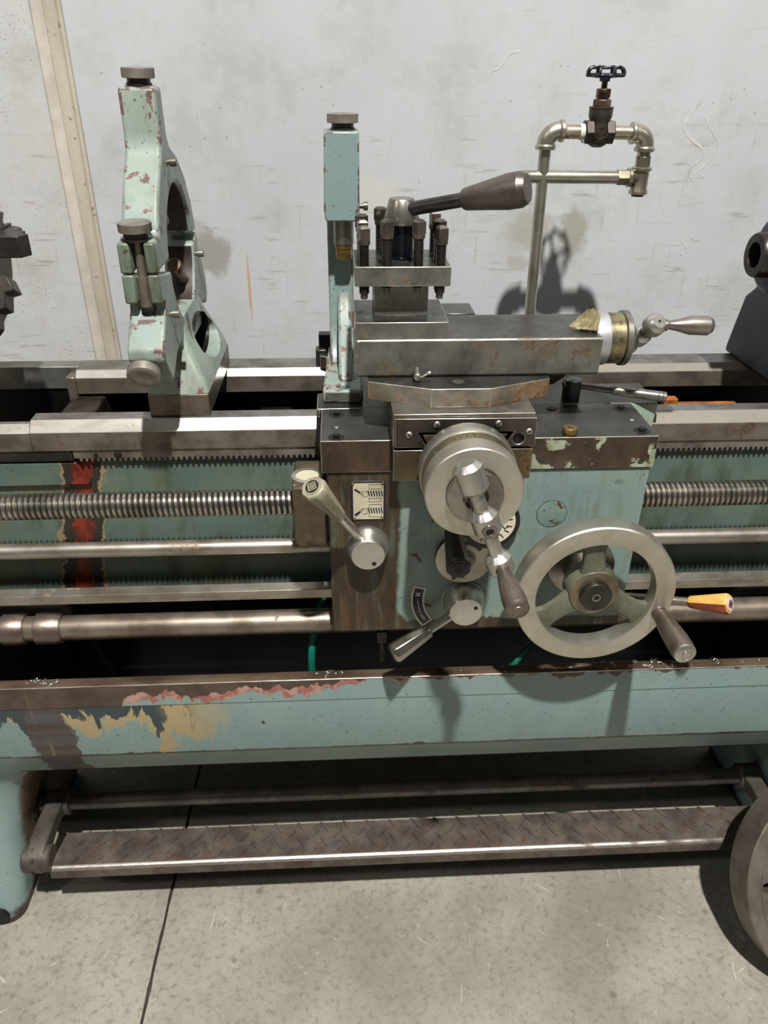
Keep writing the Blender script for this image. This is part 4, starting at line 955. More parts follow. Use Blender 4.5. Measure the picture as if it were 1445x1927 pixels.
# crumpled oily rag on the collar
bm = NB(); random.seed(11)
n, m_ = 18, 14; top = []
tip = Vector((.3255, .078, 1.1735))
for i in range(n):
    t = i/(n-1); row = []
    for j in range(m_):
        s = j/(m_-1); a = R(178-128*s)
        rr = .0400+.0016*math.sin(i*1.3+j*1.9)+.0012*math.sin(i*2.9-j*.8)
        e = Vector((.3735-.010*abs(s-.55)*2, CA.y+rr*math.cos(a), CA.z+rr*math.sin(a)))
        k = t**.62
        p = tip.lerp(e, k); p.z = max(p.z, 1.1706)
        p += Vector((random.uniform(-.0008, .0008), random.uniform(-.0006, .0006), random.uniform(0, .0013)+.004*math.sin(math.pi*t)*math.sin(math.pi*s)))
        row.append(bm.verts.new(p))
    top.append(row)
for a, b in zip(top, top[1:]):
    for j in range(m_-1): bm.faces.new((a[j], a[j+1], b[j+1], b[j]))
rg = obj('oily_rag', bm, M['rag'], ang=25); tag(rg, 'crumpled oily brown rag draped over the silver dial collar', 'rag')
so = rg.modifiers.new('thick', 'SOLIDIFY'); so.thickness = .0012; so.offset = 1

# ================================================================== TOOL POST
tpst = thing('tool_post', 'four way square tool post with nine clamp bolts and long lever', 'tool post', (.083, .105, 1.1684))
bm = NB(); box(bm, .0178, .1472, .0455, .165, 1.1686, 1.1920); b_ = obj('base_block', bm, [M['tool'], M['tool_top']], tpst, .0011, edge=M['edge'])
bm = NB(); box(bm, .0448, .1205, .0760, .138, 1.1920, 1.2390); obj('core', bm, M['tool'], tpst, .0012, edge=M['edge'])
bm = NB(); box(bm, .0176, .1482, .0540, .166, 1.2385, 1.2650); p_ = obj('top_plate', bm, [M['tool'], M['tool_top']], tpst, .0014, edge=M['edge'])
for o in (b_, p_):
    for p in o.data.polygons:
        if p.normal.z > .9: p.material_index = 1
bm = NB(); rev(bm, (.0835, .108, 1.265), (0, 0, 1), [(0, .0178), (.003, .0178), (.0035, .0168), (.049, .0178)], 40); obj('spindle', bm, M['blueblack'], tpst)
bm = NB(); rev(bm, (.0835, .108, 1.3115), (0, 0, 1), [(0, .0242), (.003, .0250), (.0305, .0172), (.0318, .0162)], 40); obj('clamp_cone', bm, M['bright2'], tpst)
p0 = Vector((.0900, .100, 1.3300)); p1 = Vector((.2335, .020, 1.3670)); dd = (p1-p0).normalized(); L = (p1-p0).length
bm = NB(); cyl(bm, p0, p0+dd*L*.62, .0092, seg=24); lv = obj('lever_rod', bm, M['dark2'], tpst)
bm = NB(); rev(bm, p0+dd*L*.49, dd, [(0, .0125), (.003, .0140), (L*.20, .0180), (L*.36, .0218), (L*.46, .0218), (L*.505, .0182), (L*.512, .0175)], 40); obj('lever_grip', bm, M['handle3'], tpst, ang=24, label='fat grey lever grip')
# clamp bolts
bm = NB(); rev(bm, (0, 0, 0), (0, 0, 1), [(.0270, .0062), (.0288, .0084), (.0338, .0084)], 20)
hd = .0067
loft(bm, [[(-hd, -hd, .0338), (hd, -hd, .0338), (hd, hd, .0338), (-hd, hd, .0338)], [(-hd, -hd, .0490), (hd, -hd, .0490), (hd, hd, .0490), (-hd, hd, .0490)], [(-hd*.6, -hd*.6, .0520), (hd*.6, -hd*.6, .0520), (hd*.6, hd*.6, .0520), (-hd*.6, hd*.6, .0520)]])
bolt_me = finish('clamp_bolt', bm, M['bolt'], 30)
bm = NB(); prof = []
z = -.036
while z < .0272: prof += [(z, .0060), (z+.0008, .0072), (z+.0012, .0072), (z+.0020, .0060)]; z += .0023
rev(bm, (0, 0, 0), (0, 0, 1), prof, 18); thr_me = finish('thread', bm, M['dark2'], 20)
bm = NB(); rev(bm, (0, 0, 0), (0, 0, 1), [(-.0435, .0040), (-.0425, .0050), (-.036, .0050)], 14); tip_me = finish('bolt_tip', bm, M['handle'])
random.seed(5)
for x, y, dz in ((.0307, .0640, -.0015), (.0614, .0640, .0065), (.1038, .0640, .0065), (.1345, .0640, -.0015), (.0300, .100, 0), (.0300, .150, .000), (.1355, .100, .001), (.1345, .150, .0035), (.0570, .152, .0090)):
    b = place('clamp_bolt', bolt_me, tpst, (x, y, 1.265+dz), (0, 0, R(random.choice((8, 40, 28, 52, 15)))))
    place('thread', thr_me, b, (x, y, 1.265+dz)); place('bolt_tip', tip_me, b, (x, y, 1.265+dz))

# ================================================================== APRON HANDWHEEL
hw = thing('carriage_handwheel', 'bright three spoke carriage handwheel with a brown grip', 'handwheel', (.368, -.07, .698))
WC = Vector((.3675, 0, .8175))
bm = NB(); rev(bm, (WC.x, 0, WC.z), (0, -1, 0), [(0, .052), (.016, .052), (.018, .050), (.018, .030), (.052, .028)], 48); obj('boss', bm, M['bright2'], hw)
bm = NB()
prof = [(-.0640, .0965), (-.0610, .1185), (-.0632, .1200), (-.0905, .1200), (-.0925, .1180), (-.0925, .0925), (-.0915, .0905), (-.0760, .0885), (-.0660, .0905)]
rows = []
for i in range(96):
    a = 2*math.pi*i/96; rows.append([bm.verts.new((WC.x+r*math.cos(a), y, WC.z+r*math.sin(a))) for y, r in prof])
for i in range(96):
    A, B = rows[i], rows[(i+1) % 96]
    for j in range(len(prof)): bm.faces.new((A[j], A[(j+1) % len(prof)], B[(j+1) % len(prof)], B[j]))
obj('rim', bm, M['wheel'], hw)
for k, a in enumerate((96, 214, 331)):
    ca, sa = math.cos(R(a)), math.sin(R(a)); secs = []
    for t, wd, th, yc in ((.020, .024, .018, -.070), (.034, .0200, .017, -.071), (.055, .0165, .015, -.0735), (.075, .0165, .014, -.0755), (.086, .021, .014, -.0765), (.0935, .030, .013, -.0765)):
        ring = []
        for j in range(12):
            b = 2*math.pi*j/12; ex = wd*math.copysign(abs(math.cos(b))**.6, math.cos(b)); ey = th*.62*math.copysign(abs(math.sin(b))**.7, math.sin(b))
            ring.append((WC.x+ca*t-sa*ex, yc+ey, WC.z+sa*t+ca*ex))
        secs.append(ring)
    bm = NB(); loft(bm, secs); obj('spoke', bm, M['spoke'], hw)
bm = NB(); rev(bm, (WC.x, -.052, WC.z), (0, -1, 0), [(0, .040), (.020, .0390), (.030, .0372), (.0310, .0365)], 48); obj('hub', bm, M['spoke'], hw)
bm = NB(); rev(bm, (WC.x, -.0815, WC.z), (0, -1, 0), [(0, .0365), (.0018, .0365), (.0022, .0358), (.0022, .024)], 48); obj('hub_ring', bm, M['hubring'], hw)
bm = NB(); rev(bm, (WC.x, -.0825, WC.z), (0, -1, 0), [(0, .0225), (.006, .0225), (.0065, .0240), (.0120, .0240), (.0130, .0230), (.013, .0085), (.0115, .0080)], 48); ca_ = obj('hub_cap', bm, M['dark'], hw)
bm = NB(); rev(bm, (WC.x, -.0940, WC.z), (0, -1, 0), [(0, .0072), (.0016, .0070), (.0018, .0042), (.0008, .0040)], 24, cap=(True, False)); cs_ = obj('cap_screw', bm, M['handle2'], ca_)
bm = NB(); rev(bm, (WC.x, -.0944, WC.z), (0, -1, 0), [(0, .0041), (.0004, .0041)], 6); obj('hex_socket', bm, M['hole'], cs_)
h0 = Vector((.4690, -.0900, .7840)); gd = Vector((.03, -1, .01)).normalized()
bm = NB(); rev(bm, h0, gd, [(0, .0120), (.006, .0118), (.0062, .0105), (.010, .0105), (.0102, .0118), (.013, .0118), (.040, .0152), (.070, .0172), (.088, .0170), (.094, .0150)], 36); gr_ = obj('grip', bm, M['handle'], hw, label='browned steel grip')
bm = NB(); rev(bm, h0+gd*.0935, gd, [(0, .0158), (.002, .0162), (.0045, .0155), (.0065, .0120), (.0068, .0090), (.0055, .0085), (.0055, .0050), (.0080, .0046), (.0082, 0)], 28); obj('grip_cap', bm, M['bright'], gr_)
# ================================================================== STEADY REST
st = thing('steady_rest', 'mint green chipped steady rest straddling the slideways left of the apron', 'steady rest', (-.262, .27, 1.013))
XA, XB = -.2985, -.2475
def arc2(cx, cz, r, a0, a1, n): return [(cx+r*math.cos(R(a0+(a1-a0)*i/n)), cz+r*math.sin(R(a0+(a1-a0)*i/n))) for i in range(n+1)]
CY, CZ = .262, 1.243
up = [(.084, 1.2515), (.082, 1.288), (.088, 1.2935), (.118, 1.2960), (.127, 1.316), (.150, 1.346), (.176, 1.371), (.190, 1.382), (.2015, 1.396), (.2055, 1.415), (.206, 1.466), (.2085, 1.4715), (.245, 1.4715), (.2485, 1.467), (.250, 1.410), (.262, 1.394), (.305, 1.378), (.350, 1.345), (.385, 1.300), (.402, 1.2515)]
inn = arc2(CY, CZ, .100, 5, 175, 18)
bm = NB(); prism(bm, up+[(p[0], max(p[1], 1.2515)) for p in inn], 'X', XA, XB); uh = obj('upper_half', bm, [M['steady'], M['greasebore']], st, .0085, 4, edge=M['steady_edge'])
lo = [(.402, 1.2495), (.4005, 1.222), (.425, 1.195), (.446, 1.160), (.448, 1.132), (.430, 1.118), (.400, 1.132), (.372, 1.130), (.355, 1.100), (.19, 1.100), (.168, 1.128), (.135, 1.122), (.092, 1.098), (.080, 1.098), (.049, 1.140), (.050, 1.154), (.098, 1.198), (.100, 1.2085), (.089, 1.2085), (.084, 1.216), (.083, 1.2495)]
inn2 = arc2(CY, CZ, .100, 184, 356, 18)
bm = NB(); prism(bm, lo[:-1]+[lo[-1]]+[(p[0], min(p[1], 1.2495)) for p in inn2], 'X', XA, XB); lh = obj('lower_half', bm, [M['steady'], M['greasebore']], st, .0080, 4, edge=M['steady_edge'])
for o in (uh, lh):      # the worn greasy bore of the ring
    w0 = WLD[o.name]
    for p in o.data.polygons:
        c0 = p.center+w0; d0 = Vector((0, CY-c0.y, CZ-c0.z))
        if d0.length < .106 and abs(p.normal.x) < .3 and p.normal.dot(d0.normalized()) > .5: p.material_index = 1
# hinge bosses and clamp bolt in the slotted front lugs
cutb = lambda: (lambda b: (box(b, -.281, -.2635, .06, .1035, 1.19, 1.32), b)[1])(NB())
cut(uh, [cutb()]); cut(lh, [cutb()])
for x0, x1 in ((XA+.0005, -.2815), (-.2630, XB-.0005)):
    for z0, z1 in ((1.2512, 1.2915), (1.2105, 1.2498)):
        bm = NB(); box(bm, x0, x1, .0790, .100, z0, z1); obj('lug_pad', bm, M['steady_dirty'], st, .003)
bm = NB(); cyl(bm, (-.2722, .092, 1.215), (-.2722, .092, 1.30), .0062); cyl(bm, (-.2722, .092, 1.205), (-.2722, .092, 1.245), .0085); obj('eye_bolt', bm, M['rod_brown'], st)
bm = NB(); box(bm, -.2805, -.264, .101, .104, 1.212, 1.294); obj('slot_back', bm, M['hole'], st)
def knob(name, base, d, r, h, neck_r, neck_h, parent, mat):
    d = Vector(d).normalized(); base = Vector(base); bm = NB()
    rev(bm, base, d, [(0, neck_r*1.12), (.0035, neck_r*1.12), (.0042, neck_r), (neck_h, neck_r)], 36); nk = obj('knob_neck', bm, M['dark'], parent)
    k = [(0, r*.94), (.0008, r)]+[(.0008+(h-.0016)*i/7, r) for i in range(1, 7)]+[(h-.0008, r), (h, r*.94), (h+.0002, r*.55), (h-.0002, r*.5)]
    bm = NB(); rev(bm, base+d*neck_h, d, k, 110, knurl=(1, len(k)-4, .00055)); o = obj(name, bm, mat, parent); return o
knob('knurled_knob', (-.2720, .2265, 1.4712), (.02, -.02, 1), .0222, .0130, .0158, .0095, st, M['knob'])
knob('knurled_knob', (-.2735, .095, 1.2930), (.0, -.05, 1), .0222, .0125, .0165, .0110, st, M['knob'])
kb = knob('knurled_knob', (-.2800, .0640, 1.1290), (0, -.72, -.50), .0235, .0135, .0170, .0085, st, M['knob'])
bm = NB(); kd_ = Vector((0, -.72, -.50)).normalized(); box(bm, XA+.006, XB-.006, .058, .084, 1.106, 1.134); 
bm.free()
# jaws: steel plungers with bronze tips
for p, d in (((-.272, .2275, 1.375), (0, .18, -1)), ((-.272, .372, 1.160), (0, -.80, .62)), ((-.272, .125, 1.170), (0, .86, .48))):
    d = Vector(d).normalized(); p = Vector(p); bm = NB(); cyl(bm, p, p+d*.078, .0125, seg=24); jw = obj('jaw', bm, M['handle'], st)
    bm = NB(); rev(bm, p+d*.078, d, [(0, .0125), (.001, .0135), (.008, .0135), (.012, .0105), (.0122, 0)], 24); obj('jaw_tip', bm, M['copper'], jw)
# side screws
for y, z in ((.228, 1.375), (.118, 1.186), (.372, 1.218)):
    bm = NB(); cyl(bm, (XB-.002, y, z), (XB+.004, y, z), .0036, seg=12); rev(bm, (XB+.004, y, z), (1, 0, 0), [(0, .0058), (.009, .0058), (.010, .0050)], 18); obj('side_screw', bm, M['mid'], st)
# pedestal of the rest: flared web with an oval window, machined sole
secs = []
for z, x0, x1, y0, y1 in ((1.0500, -.3060, -.2120, .150, .405), (1.0700, -.3035, -.2170, .158, .398), (1.0950, -.3010, -.2290, .172, .392), (1.1200, -.2990, -.2400, .186, .384), (1.1420, -.2982, -.2465, .196, .372), (1.1560, -.2980, -.2478, .200, .362)):
    rr = .010; pts = []
    for cx, cy, a0 in ((x1-rr, y0+rr, -90), (x1-rr, y1-rr, 0), (x0+rr, y1-rr, 90), (x0+rr, y0+rr, 180)):
        pts += [(cx+rr*math.cos(R(a0+a)), cy+rr*math.sin(R(a0+a)), z) for a in (0, 30, 60, 90)]
    secs.append(pts)
bm = NB(); loft(bm, secs); wb = obj('web', bm, M['steady'], st, .003, 2, limit=50, edge=M['steady_edge'])
def oval(b):
    rows = []
    for x in (-.290, -.10):
        rows.append([(x, .300+.070*math.cos(a)*(1 if math.sin(a) > 0 else 1.05)-.012*math.sin(a), 1.1010+(.037*math.sin(a))) for a in [2*math.pi*i/32 for i in range(32)]])
    loft(b, rows); return b
cut(wb, [oval(NB())])
bm = NB(); rows = [[(x, .300+.0695*math.cos(a)-.012*math.sin(a), 1.1010+.0366*math.sin(a)) for a in [2*math.pi*i/32 for i in range(32)]] for x in (-.2895, -.2380)]
loft(bm, rows, cap=False); bm.faces.new(bm.verts[:32]) if False else None
bm.verts.ensure_lookup_table(); bm.faces.new([bm.verts[i] for i in range(32)]); obj('window_dark_insert', bm, M['blackiron'], wb)  # added black insert: the dark of the hollow put into colour
bm = NB(); prism(bm, [(.150, 1.0135), (.150, 1.0498), (.404, 1.0498), (.404, 1.0135)], 'X', -.3065, -.2125); obj('sole', bm, M['sole'], st, .0012)
bm = NB(); box(bm, -.300, -.22, .345, .36, .985, 1.0135); obj('sole_lip', bm, M['sole'], st)

# ================================================================== FOLLOWING REST
fr = thing('following_rest', 'tall narrow teal following rest bolted beside the tool post', 'following rest', (.0, .25, ZS))
FX0, FX1 = -.0330, .0300
bm = NB(); prism(bm, [(FX0, .1385), (FX1, .1355), (.0262, .36), (-.0262, .36)], 'Z', ZS+.0003, 1.0580); ft = obj('foot', bm, M['follow2'], fr, .004, 3, edge=M['steady_edge'])
cut(ft, [(lambda b: (cyl(b, (.0005, .157, 1.045), (.0005, .157, 1.07), .0098, seg=24), b)[1])(NB())])
bm = NB(); rev(bm, (.0005, .157, 1.0440), (0, 0, 1), [(0, .0096), (.006, .0090), (.0062, .0050), (.004, .0048)], 24, cap=(True, False)); obj('foot_screw', bm, M['rod_brown'], fr)
bm = NB(); prism(bm, [(.176, 1.0575), (.188, 1.0700), (.240, 1.108), (.282, 1.140), (.300, 1.165), (.310, 1.20), (.345, 1.20), (.345, 1.0575)], 'X', -.0075, .0150); obj('rib', bm, M['follow2'], fr, .005, 3, edge=M['steady_edge'])
bm = NB(); prism(bm, [(.262, 1.0575), (.285, 1.075), (.300, 1.12), (.304, 1.28), (.305, 1.405), (.362, 1.405), (.375, 1.36), (.378, 1.12), (.375, 1.0575)], 'X', -.0215, .0200); obj('column', bm, M['follow'], fr, .004, 3, edge=M['steady_edge'])
bm = NB(); prism(bm, [(-.0222, 1.2895), (-.0245, 1.3060), (-.0215, 1.4140), (.0300, 1.4140), (.0298, 1.2895)], 'Y', .247, .315); obj('jaw_housing', bm, M['follow'], fr, .0028, 3, edge=M['steady_edge'])
knob('knurled_knob', (.0065, .279, 1.4138), (0, 0, 1), .0232, .0128, .0165, .0100, fr, M['knob'])
bm = NB(); cyl(bm, (.0050, .279, 1.252), (.0050, .279, 1.292), .0158, seg=32); jw = obj('jaw', bm, M['bright2'], fr)
bm = NB(); rev(bm, (.0050, .279, 1.2525), (0, 0, -1), [(0, .0158), (.001, .0145), (.0075, .0140), (.008, .0128), (.018, .0135), (.024, .0120), (.0262, .0085)], 28); jt = obj('jaw_tip', bm, M['brass'], jw)
cut(jt, [(lambda b: (bmesh.ops.transform(b, matrix=Matrix.Translation((.005, .262, 1.226)) @ Matrix.Rotation(R(35), 4, 'X'), verts=(box(b, -.03, .03, -.012, .012, -.01, .012), b.verts)[1]), b)[1])(NB())])
bm = NB(); cyl(bm, (.029, .272, 1.3085), (.0365, .272, 1.3085), .0038, seg=14); rev(bm, (.0365, .272, 1.3085), (1, 0, 0), [(0, .0062), (.006, .0066), (.0068, .0058)], 20); obj('side_screw', bm, M['mid'], fr)

# ================================================================== COOLANT PIPE AND VALVE
cq = thing('coolant_pipe', 'pale galvanised coolant pipe with elbows and dark hand valve, by the wall', 'pipe', (.36, .46, .90))
PY = .46
bm = NB(); cyl(bm, (.3625, PY, .88), (.3588, PY, 1.3720), .0102, seg=24); obj('standpipe', bm, M['pipe'], cq)
def elbow(cx, cz, s):
    """90 degree malleable elbow joining the vertical line at cx with the horizontal line at cz; s: side the horizontal leaves"""
    bm = NB(); r = .021; pts = [(cx+s*r*(1-math.cos(R(a))), PY, cz-r+r*math.sin(R(a))) for a in range(0, 91, 15)]
    tube(bm, pts, .0152, 24, 2)
    rev(bm, (cx, PY, cz-r-.008), (0, 0, 1), [(0, .0162), (.001, .0178), (.006, .0178), (.009, .0152)], 28)
    rev(bm, (cx+s*(r+.008), PY, cz), (-s, 0, 0), [(0, .0162), (.001, .0178), (.006, .0178), (.009, .0152)], 28)
    return obj('elbow', bm, M['pipe'], cq)
elbow(.3588, 1.4015, 1); elbow(.5345, 1.3985, -1)
bm = NB(); cyl(bm, (.385, PY, 1.4005), (.425, PY, 1.4000), .0112, seg=24); obj('nipple', bm, M['pipe_rust'], cq)
bm = NB(); cyl(bm, (.470, PY, 1.3995), (.512, PY, 1.3988), .0112, seg=24); obj('nipple', bm, M['pipe'], cq)
bm = NB(); rev(bm, (.4155, PY, 1.4), (1, 0, 0), [(0, .0118), (.002, .0128), (.009, .0132), (.011, .0120)], 24); tube(bm, [(.420, PY-.012, 1.389), (.422, PY-.014, 1.383), (.426, PY-.014, 1.379)], .0005, 4, 3); obj('thread_tape', bm, M['tape'], cq)
# gate valve
VX, VZ = .4485, 1.400
bm = NB(); rev(bm, (VX, PY, VZ-.0235), (0, 0, 1), [(0, .0085), (.004, .0150), (.011, .0185), (.024, .0190), (.034, .0170), (.042, .0172), (.046, .0195), (.052, .0200), (.060, .0200)], 40); vb = obj('valve_body', bm, M['valve'], cq)
for s in (-1, 1):
    bm = NB(); hexbar(bm, (VX+s*.0100, PY, VZ), (VX+s*.0255, PY, VZ), .0205, 6, R(0)); obj('hex_end', bm, M['valve'], vb, .0008)
# cast lettering on a raised pad: TEST over a diamond
bm = NB(); yy = PY-.0196
dia = [(VX-.0125, VZ-.004), (VX-.0005, VZ+.0035), (VX+.0115, VZ-.004), (VX-.0005, VZ-.0115)]
strip(bm, dia+[dia[0]], .0008, yy, .0012)
merge(bm, text_bm('TEST', .0052, .0005), Matrix.Translation((VX-.0005, yy+.0006, VZ+.0078)))
merge(bm, text_bm('GTC', .0052, .0005), Matrix.Translation((VX-.0005, yy+.0006, VZ-.0040)))
obj('cast_lettering', bm, M['copper'], vb)
bm = NB(); rev(bm, (VX, PY, VZ+.0362), (0, 0, 1), [(0, .0185), (.0008, .0208), (.0028, .0208), (.0034, .0180)], 36); obj('bonnet_flange', bm, M['copper'], vb)
bm = NB(); hexbar(bm, (VX, PY, VZ+.0392), (VX, PY, VZ+.0505), .0150, 6, R(15), .14); obj('bonnet_nut', bm, M['copper'], vb, .0006)
bm = NB(); rev(bm, (VX, PY, VZ+.050), (0, 0, 1), [(0, .0105), (.003, .0095)], 24); hexbar(bm, (VX, PY, VZ+.0520), (VX, PY, VZ+.0660), .0122, 6, R(5), .1); obj('gland_nut', bm, M['copper'], vb, .0006)
bm = NB(); cyl(bm, (VX, PY, VZ+.064), (VX, PY, VZ+.084), .0050, seg=16); obj('valve_stem', bm, M['copper'], vb)
bm = NB(); HZ2 = VZ+.0835
rev(bm, (VX-.0005, PY, VZ+.0765), (0, 0, 1), [(0, .0085), (.006, .0090), (.008, .0100)], 24)
NW = 72; ringA = []; ringB = []
for i in range(NW):
    a = 2*math.pi*i/NW; r = .0292+.0018*math.cos(8*a)
    ringA.append((VX+r*math.cos(a), PY+r*math.sin(a), HZ2+.0022)); r2 = .0205
    ringB.append((VX+.0235*math.cos(a), PY+.0235*math.sin(a), HZ2+.0135+.0012*math.cos(8*a)))
def closed_tube(bm, pts, rx, rz):
    secs = []
    n = len(pts)
    for i in range(n):
        p = Vector(pts[i]); t = (Vector(pts[(i+1) % n])-Vector(pts[i-1])).normalized(); u = t.cross(Vector((0, 0, 1))).normalized()
        secs.append([bm.verts.new(p+u*rx*math.cos(2*math.pi*k/8)+Vector((0, 0, 1))*rz*math.sin(2*math.pi*k/8)) for k in range(8)])
    for i in range(n):
        A, B = secs[i], secs[(i+1) % n]
        for k in range(8): bm.faces.new((A[k], A[(k+1) % 8], B[(k+1) % 8], B[k]))
closed_tube(bm, ringA, .0028, .0030); closed_tube(bm, ringB, .0022, .0020)
for k in range(8):
    a = 2*math.pi*(k+.0)/8+.18; c, s = math.cos(a), math.sin(a)
    tube(bm, [(VX+.0300*c, PY+.0300*s, HZ2+.0010), (VX+.0312*c, PY+.0312*s, HZ2+.0065), (VX+.0285*c, PY+.0285*s, HZ2+.0115), (VX+.0235*c, PY+.0235*s, HZ2+.0138)], .0027, 8, 4)
for k in range(4):
    a = 2*math.pi*k/4+.4; c, s = math.cos(a), math.sin(a)
    tube(bm, [(VX+.006*c, PY+.006*s, HZ2+.001), (VX+.018*c, PY+.018*s, HZ2+.001), (VX+.029*c, PY+.029*s, HZ2+.002)], .0030, 8, 3)
obj('valve_wheel', bm, M['blue'], vb, label='blue black scalloped hand wheel')
# right leg: hex nipple, tee, outlet pipe
bm = NB(); hexbar(bm, (.5348, PY, 1.3625), (.5355, PY, 1.3440), .0138, 6, R(10), .06); cyl(bm, (.5346, PY, 1.372), (.5350, PY, 1.36), .0115); obj('hex_nipple', bm, M['brassy'], cq, .0006)
bm = NB(); rev(bm, (.5350, PY, 1.3450), (0, 0, -1), [(0, .0165), (.001, .0178), (.005, .0178), (.008, .0145), (.036, .0145), (.039, .0165), (.044, .0165), (.045, .0150)], 32)
rev(bm, (.5350, PY, 1.3275), (-1, 0, 0), [(0, .0120), (.016, .0140), (.018, .0160), (.023, .0160), (.024, .0148)], 28); obj('tee', bm, M['pipe'], cq)
bm = NB(); cyl(bm, (.5350, PY, 1.3005), (.5350, PY, 1.2965), .0108); obj('tee_plug', bm, M['hole'], cq)
bm = NB(); hexbar(bm, (.5120, PY, 1.3275), (.4925, PY, 1.3277), .0138, 6, R(0), .06); obj('hex_nipple', bm, M['brassy'], cq, .0006)
bm = NB(); tube(bm, [(.4935, PY, 1.3277), (.42, PY, 1.3282), (.345, PY, 1.3288), (.318, PY-.004, 1.3280), (.292, PY-.018, 1.3180), (.270, PY-.04, 1.300), (.262, PY-.055, 1.29)], .0108, 18, 8); obj('outlet_pipe', bm, M['pipe'], cq)

# ================================================================== CHUCK (left edge)
ch = thing('lathe_chuck', 'dark three jaw chuck cut off by the left edge of view', 'chuck', (-.56, .277, 1.12))
CYc, CZc = .277, 1.240
bm = NB(); rev(bm, (-.715, CYc, CZc), (1, 0, 0), [(0, .122), (.003, .125), (.147, .125), (.15, .121), (.15, .034), (.10, .033)], 64); obj('chuck_body', bm, M['jaw'], ch)
for a in (62, 298, 180):
    ca, sa = math.cos(R(a)), math.sin(R(a)); rad = Vector((0, -ca, sa)); tan = Vector((0, sa, ca))
    bm = NB(); x0 = -.567
    prof = [(.040, 0), (.040, .050), (.062, .060), (.066, .046), (.090, .046), (.094, .030), (.118, .030), (.128, .022), (.136, .010), (.136, 0)]
    rows = []
    for s in (-.017, .017):
        rows.append([tuple(Vector((x0+h, CYc, CZc))+rad*t+tan*s) for t, h in prof])
    loft(bm, rows, cap=False)
    bm.verts.ensure_lookup_table()
    f0 = [v for v in bm.verts][:len(prof)]; f1 = [v for v in bm.verts][len(prof):2*len(prof)]
    bm.faces.new(f0); bm.faces.new(f1)
    obj('jaw', bm, M['jaw'], ch, .0018)
    bm = NB(); p = Vector((x0, CYc, CZc)); rows = []
    for t in (.035, .140):
        rows.append([tuple(p+rad*t+tan*s+Vector((h, 0, 0))) for s, h in ((-.021, -.002), (.021, -.002), (.021, .006), (-.021, .006))])
    loft(bm, rows); obj('jaw_slide', bm, M['dark'], ch, .001)

# ================================================================== TAILSTOCK (right edge)
ts = thing('tailstock', 'black tailstock with a hollow quill at the right edge', 'tailstock', (.80, .277, 1.013))
secs = [(1.0140, .752, .100, .44), (1.030, .753, .102, .44), (1.125, .762, .115, .43), (1.140, .770, .130, .42), (1.175, .780, .150, .40), (1.212, .800, .190, .36), (1.27, .83, .215, .345)]
bm = NB(); loft(bm, [[(x, y0, z), (1.1, y0, z), (1.1, y1, z), (x, y1, z)] for z, x, y0, y1 in secs]); obj('casting', bm, M['tailstock'], ts, .006, 3, limit=25)
bm = NB(); rev(bm, (1.0, .277, 1.2310), (-1, 0, 0), [(0, .072), (.28, .066), (.29, .060), (.296, .050)], 40); obj('barrel', bm, M['tailstock'], ts)
bm = NB(); rev(bm, (.72, .277, 1.2310), (-1, 0, 0), [(0, .0360), (.036, .0360), (.039, .0340), (.040, .0335), (.0400, .0205), (.010, .0180)], 44); obj('quill', bm, M['dark'], ts)
bm = NB(); cyl(bm, (.722, .277, 1.231), (.706, .277, 1.231), .0195); obj('quill_bore', bm, M['hole'], ts)
bm = NB(); prism(bm, [(.235, 1.262), (.245, 1.288), (.300, 1.292), (.315, 1.26)], 'X', .712, .80); obj('quill_clamp', bm, M['dark'], ts, .004)

# ================================================================== TREADLE
tr = thing('brake_treadle', 'long rust brown chequered foot treadle on side arms under the tray', 'treadle', (.1, .03, .10))
TX0, TX1 = -.588, .835
bm = NB(); prof = [(.0500, .1535), (-.0185, .1501), (-.0215, .1496), (-.0245, .1484), (-.0270, .1462), (-.0285, .1432), (-.0290, .1400), (-.0290, .1222), (-.0250, .1222), (-.0250, .1390), (-.0230, .1440), (-.0195, .1462), (.0500, .1490)]
rows = [[(TX0+(.012 if y > .02 else 0), y, z) for y, z in prof], [(TX1, y, z) for y, z in prof]]
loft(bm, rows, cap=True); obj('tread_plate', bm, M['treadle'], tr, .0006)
bm = NB(); n = 0
def bar(cx, cy, ang, L=.0165, wd=.0034, h=.0030, face='top'):
    ca, sa = math.cos(R(ang)), math.sin(R(ang))
    base = []; topv = []
    for t, s in ((-1, 0), (-.5, .8), (.5, .8), (1, 0), (.5, -.8), (-.5, -.8)):
        x, y = cx+t*L*ca-s*wd*sa, cy+t*L*sa+s*wd*ca
        if y < -.0215: 
            drop = (-.0215-y); yb, zb = -.0250-min(.004, drop*.6), .1497-max(0, drop-.001)*.9
            base.append((x, yb+.001, zb-.001)); topv.append((x, yb-h*.6, zb+h*.3))
        else:
            z = .1500+(y+.0205)*.0497
            base.append((x, y, z-.0012)); topv.append((x+0, y, z+h*(.35 if abs(t) == 1 else 1)))
    loft(bm, [base, topv])
p = .0465
k = 0; x = TX0+.02
while x < TX1-.01:
    bar(x, .040, -50); bar(x+p*.5, .0235, 42); bar(x, .006, -50); bar(x+p*.5, -.0125, 42, .0125)
    x += p
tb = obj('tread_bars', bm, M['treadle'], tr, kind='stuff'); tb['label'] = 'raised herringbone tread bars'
SY, SZ = .120, .163
bm = NB(); cyl(bm, (-.66, SY, SZ), (.915, SY, SZ), .0165, seg=24); obj('pivot_shaft', bm, M['iron'], tr)
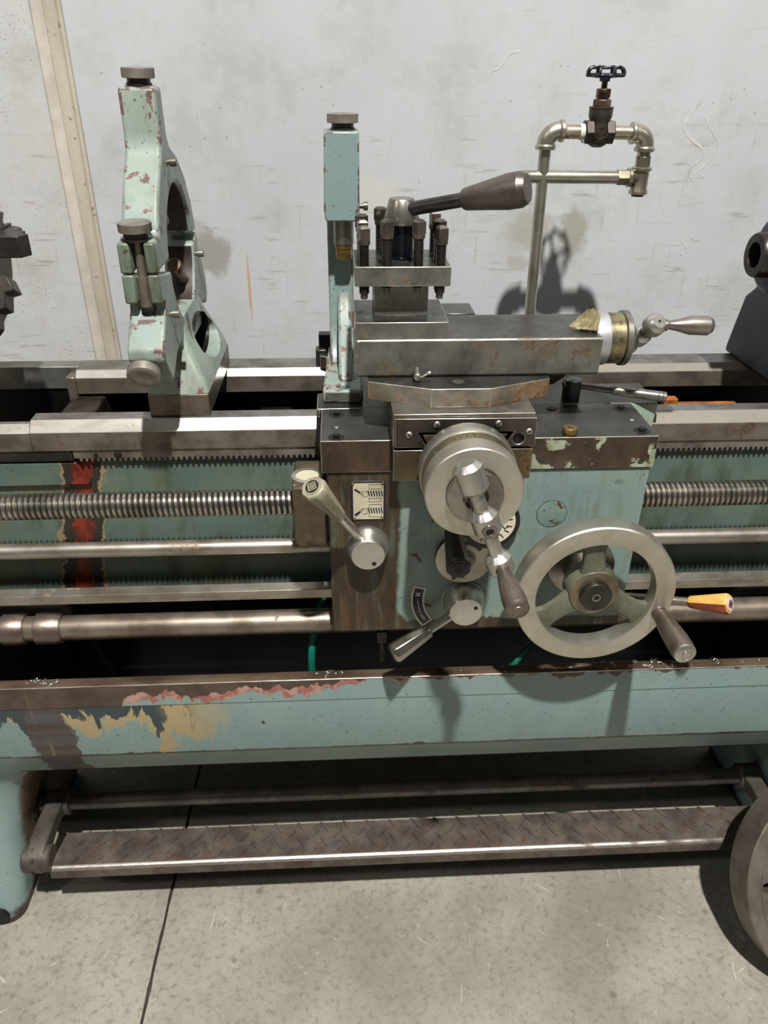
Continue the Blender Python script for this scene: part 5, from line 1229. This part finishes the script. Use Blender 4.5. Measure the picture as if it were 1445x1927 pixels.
for xs, s in ((-.612, 1), (.858, -1)):
    bm = NB()
    prism(bm, [(SY+.022, SZ+.010), (SY+.012, SZ+.022), (.06, .190), (.010, .190), (-.020, .184), (-.034, .168), (-.034, .146), (-.024, .136), (.0, .136), (.012, .150), (.06, .158), (SY, SZ-.016), (SY+.020, SZ-.010)], 'X', xs-.0175, xs+.0175); am = obj('arm', bm, M['iron'], tr, .005, 3)
    bm = NB(); cyl(bm, (xs-.026, -.010, .160), (xs+.028, -.010, .160), .0255, seg=32, ch=.003); obj('arm_boss', bm, M['iron'], am)
    bm = NB(); cyl(bm, (xs-.021, SY, SZ), (xs+.026, SY, SZ), .0265, seg=28, ch=.002); obj('pivot_boss', bm, M['iron'], am)
    bm = NB(); rev(bm, (xs-.002, -.0285, .176), (0, -.8, .6), [(0, .005), (.003, .0035), (.004, 0)], 12); obj('rivet', bm, M['copper'], am)
    bm = NB(); rev(bm, (xs-.004, -.0345, .150), (0, -1, .1), [(0, .0035), (.0008, .0035)], 12); obj('pin_hole', bm, M['hole'], am)
    bm = NB(); cyl(bm, (xs-s*.034, SY, SZ), (xs-s*.054, SY, SZ), .036, seg=28, ch=.003); obj('bearing_bush', bm, M['blackiron'], tr)

# ================================================================== FACEPLATE leaning at the right
fp = thing('faceplate', 'heavy round iron faceplate leaning beside the right pedestal, cut by frame', 'faceplate', (.936, -.12, 0))
LN = R(30); n = Vector((0, -math.cos(LN), math.sin(LN))); c = Vector((.936, -.166, .1895)); th_ = .070; RR = .215
bm = NB(); rev(bm, c-n*th_, n, [(0, RR-.003), (.003, RR), (th_-.0025, RR), (th_, RR-.0025), (th_, RR*.890), (th_-.0012, RR*.887), (th_-.0012, RR*.880), (th_, RR*.877), (th_, .05), (th_-.03, .048)], 96)
fd_ = obj('disc', bm, M['plate_face'], fp)
ux, uy = Vector((1, 0, 0)), Vector((0, math.sin(LN), math.cos(LN)))
def slot(a, r0, r1, wd):
    b = NB(); ca, sa = math.cos(R(a)), math.sin(R(a)); rad = ux*ca+uy*sa; tn = ux*-sa+uy*ca
    ring = []
    for rr, a0 in ((r1, -90), (r0, 90)):
        for k in range(0, 181, 20):
            ring.append(c+rad*(rr+wd*math.cos(R(a0+k)))+tn*wd*math.sin(R(a0+k)))
    loft(b, [[tuple(p+n*.03) for p in ring], [tuple(p-n*.2) for p in ring]]); return b
cut(fd_, [slot(a, r0, .178, .0095) for a, r0 in ((178, .160), (225, .10), (135, .10), (270, .12), (90, .12), (45, .10), (0, .10), (315, .10))])
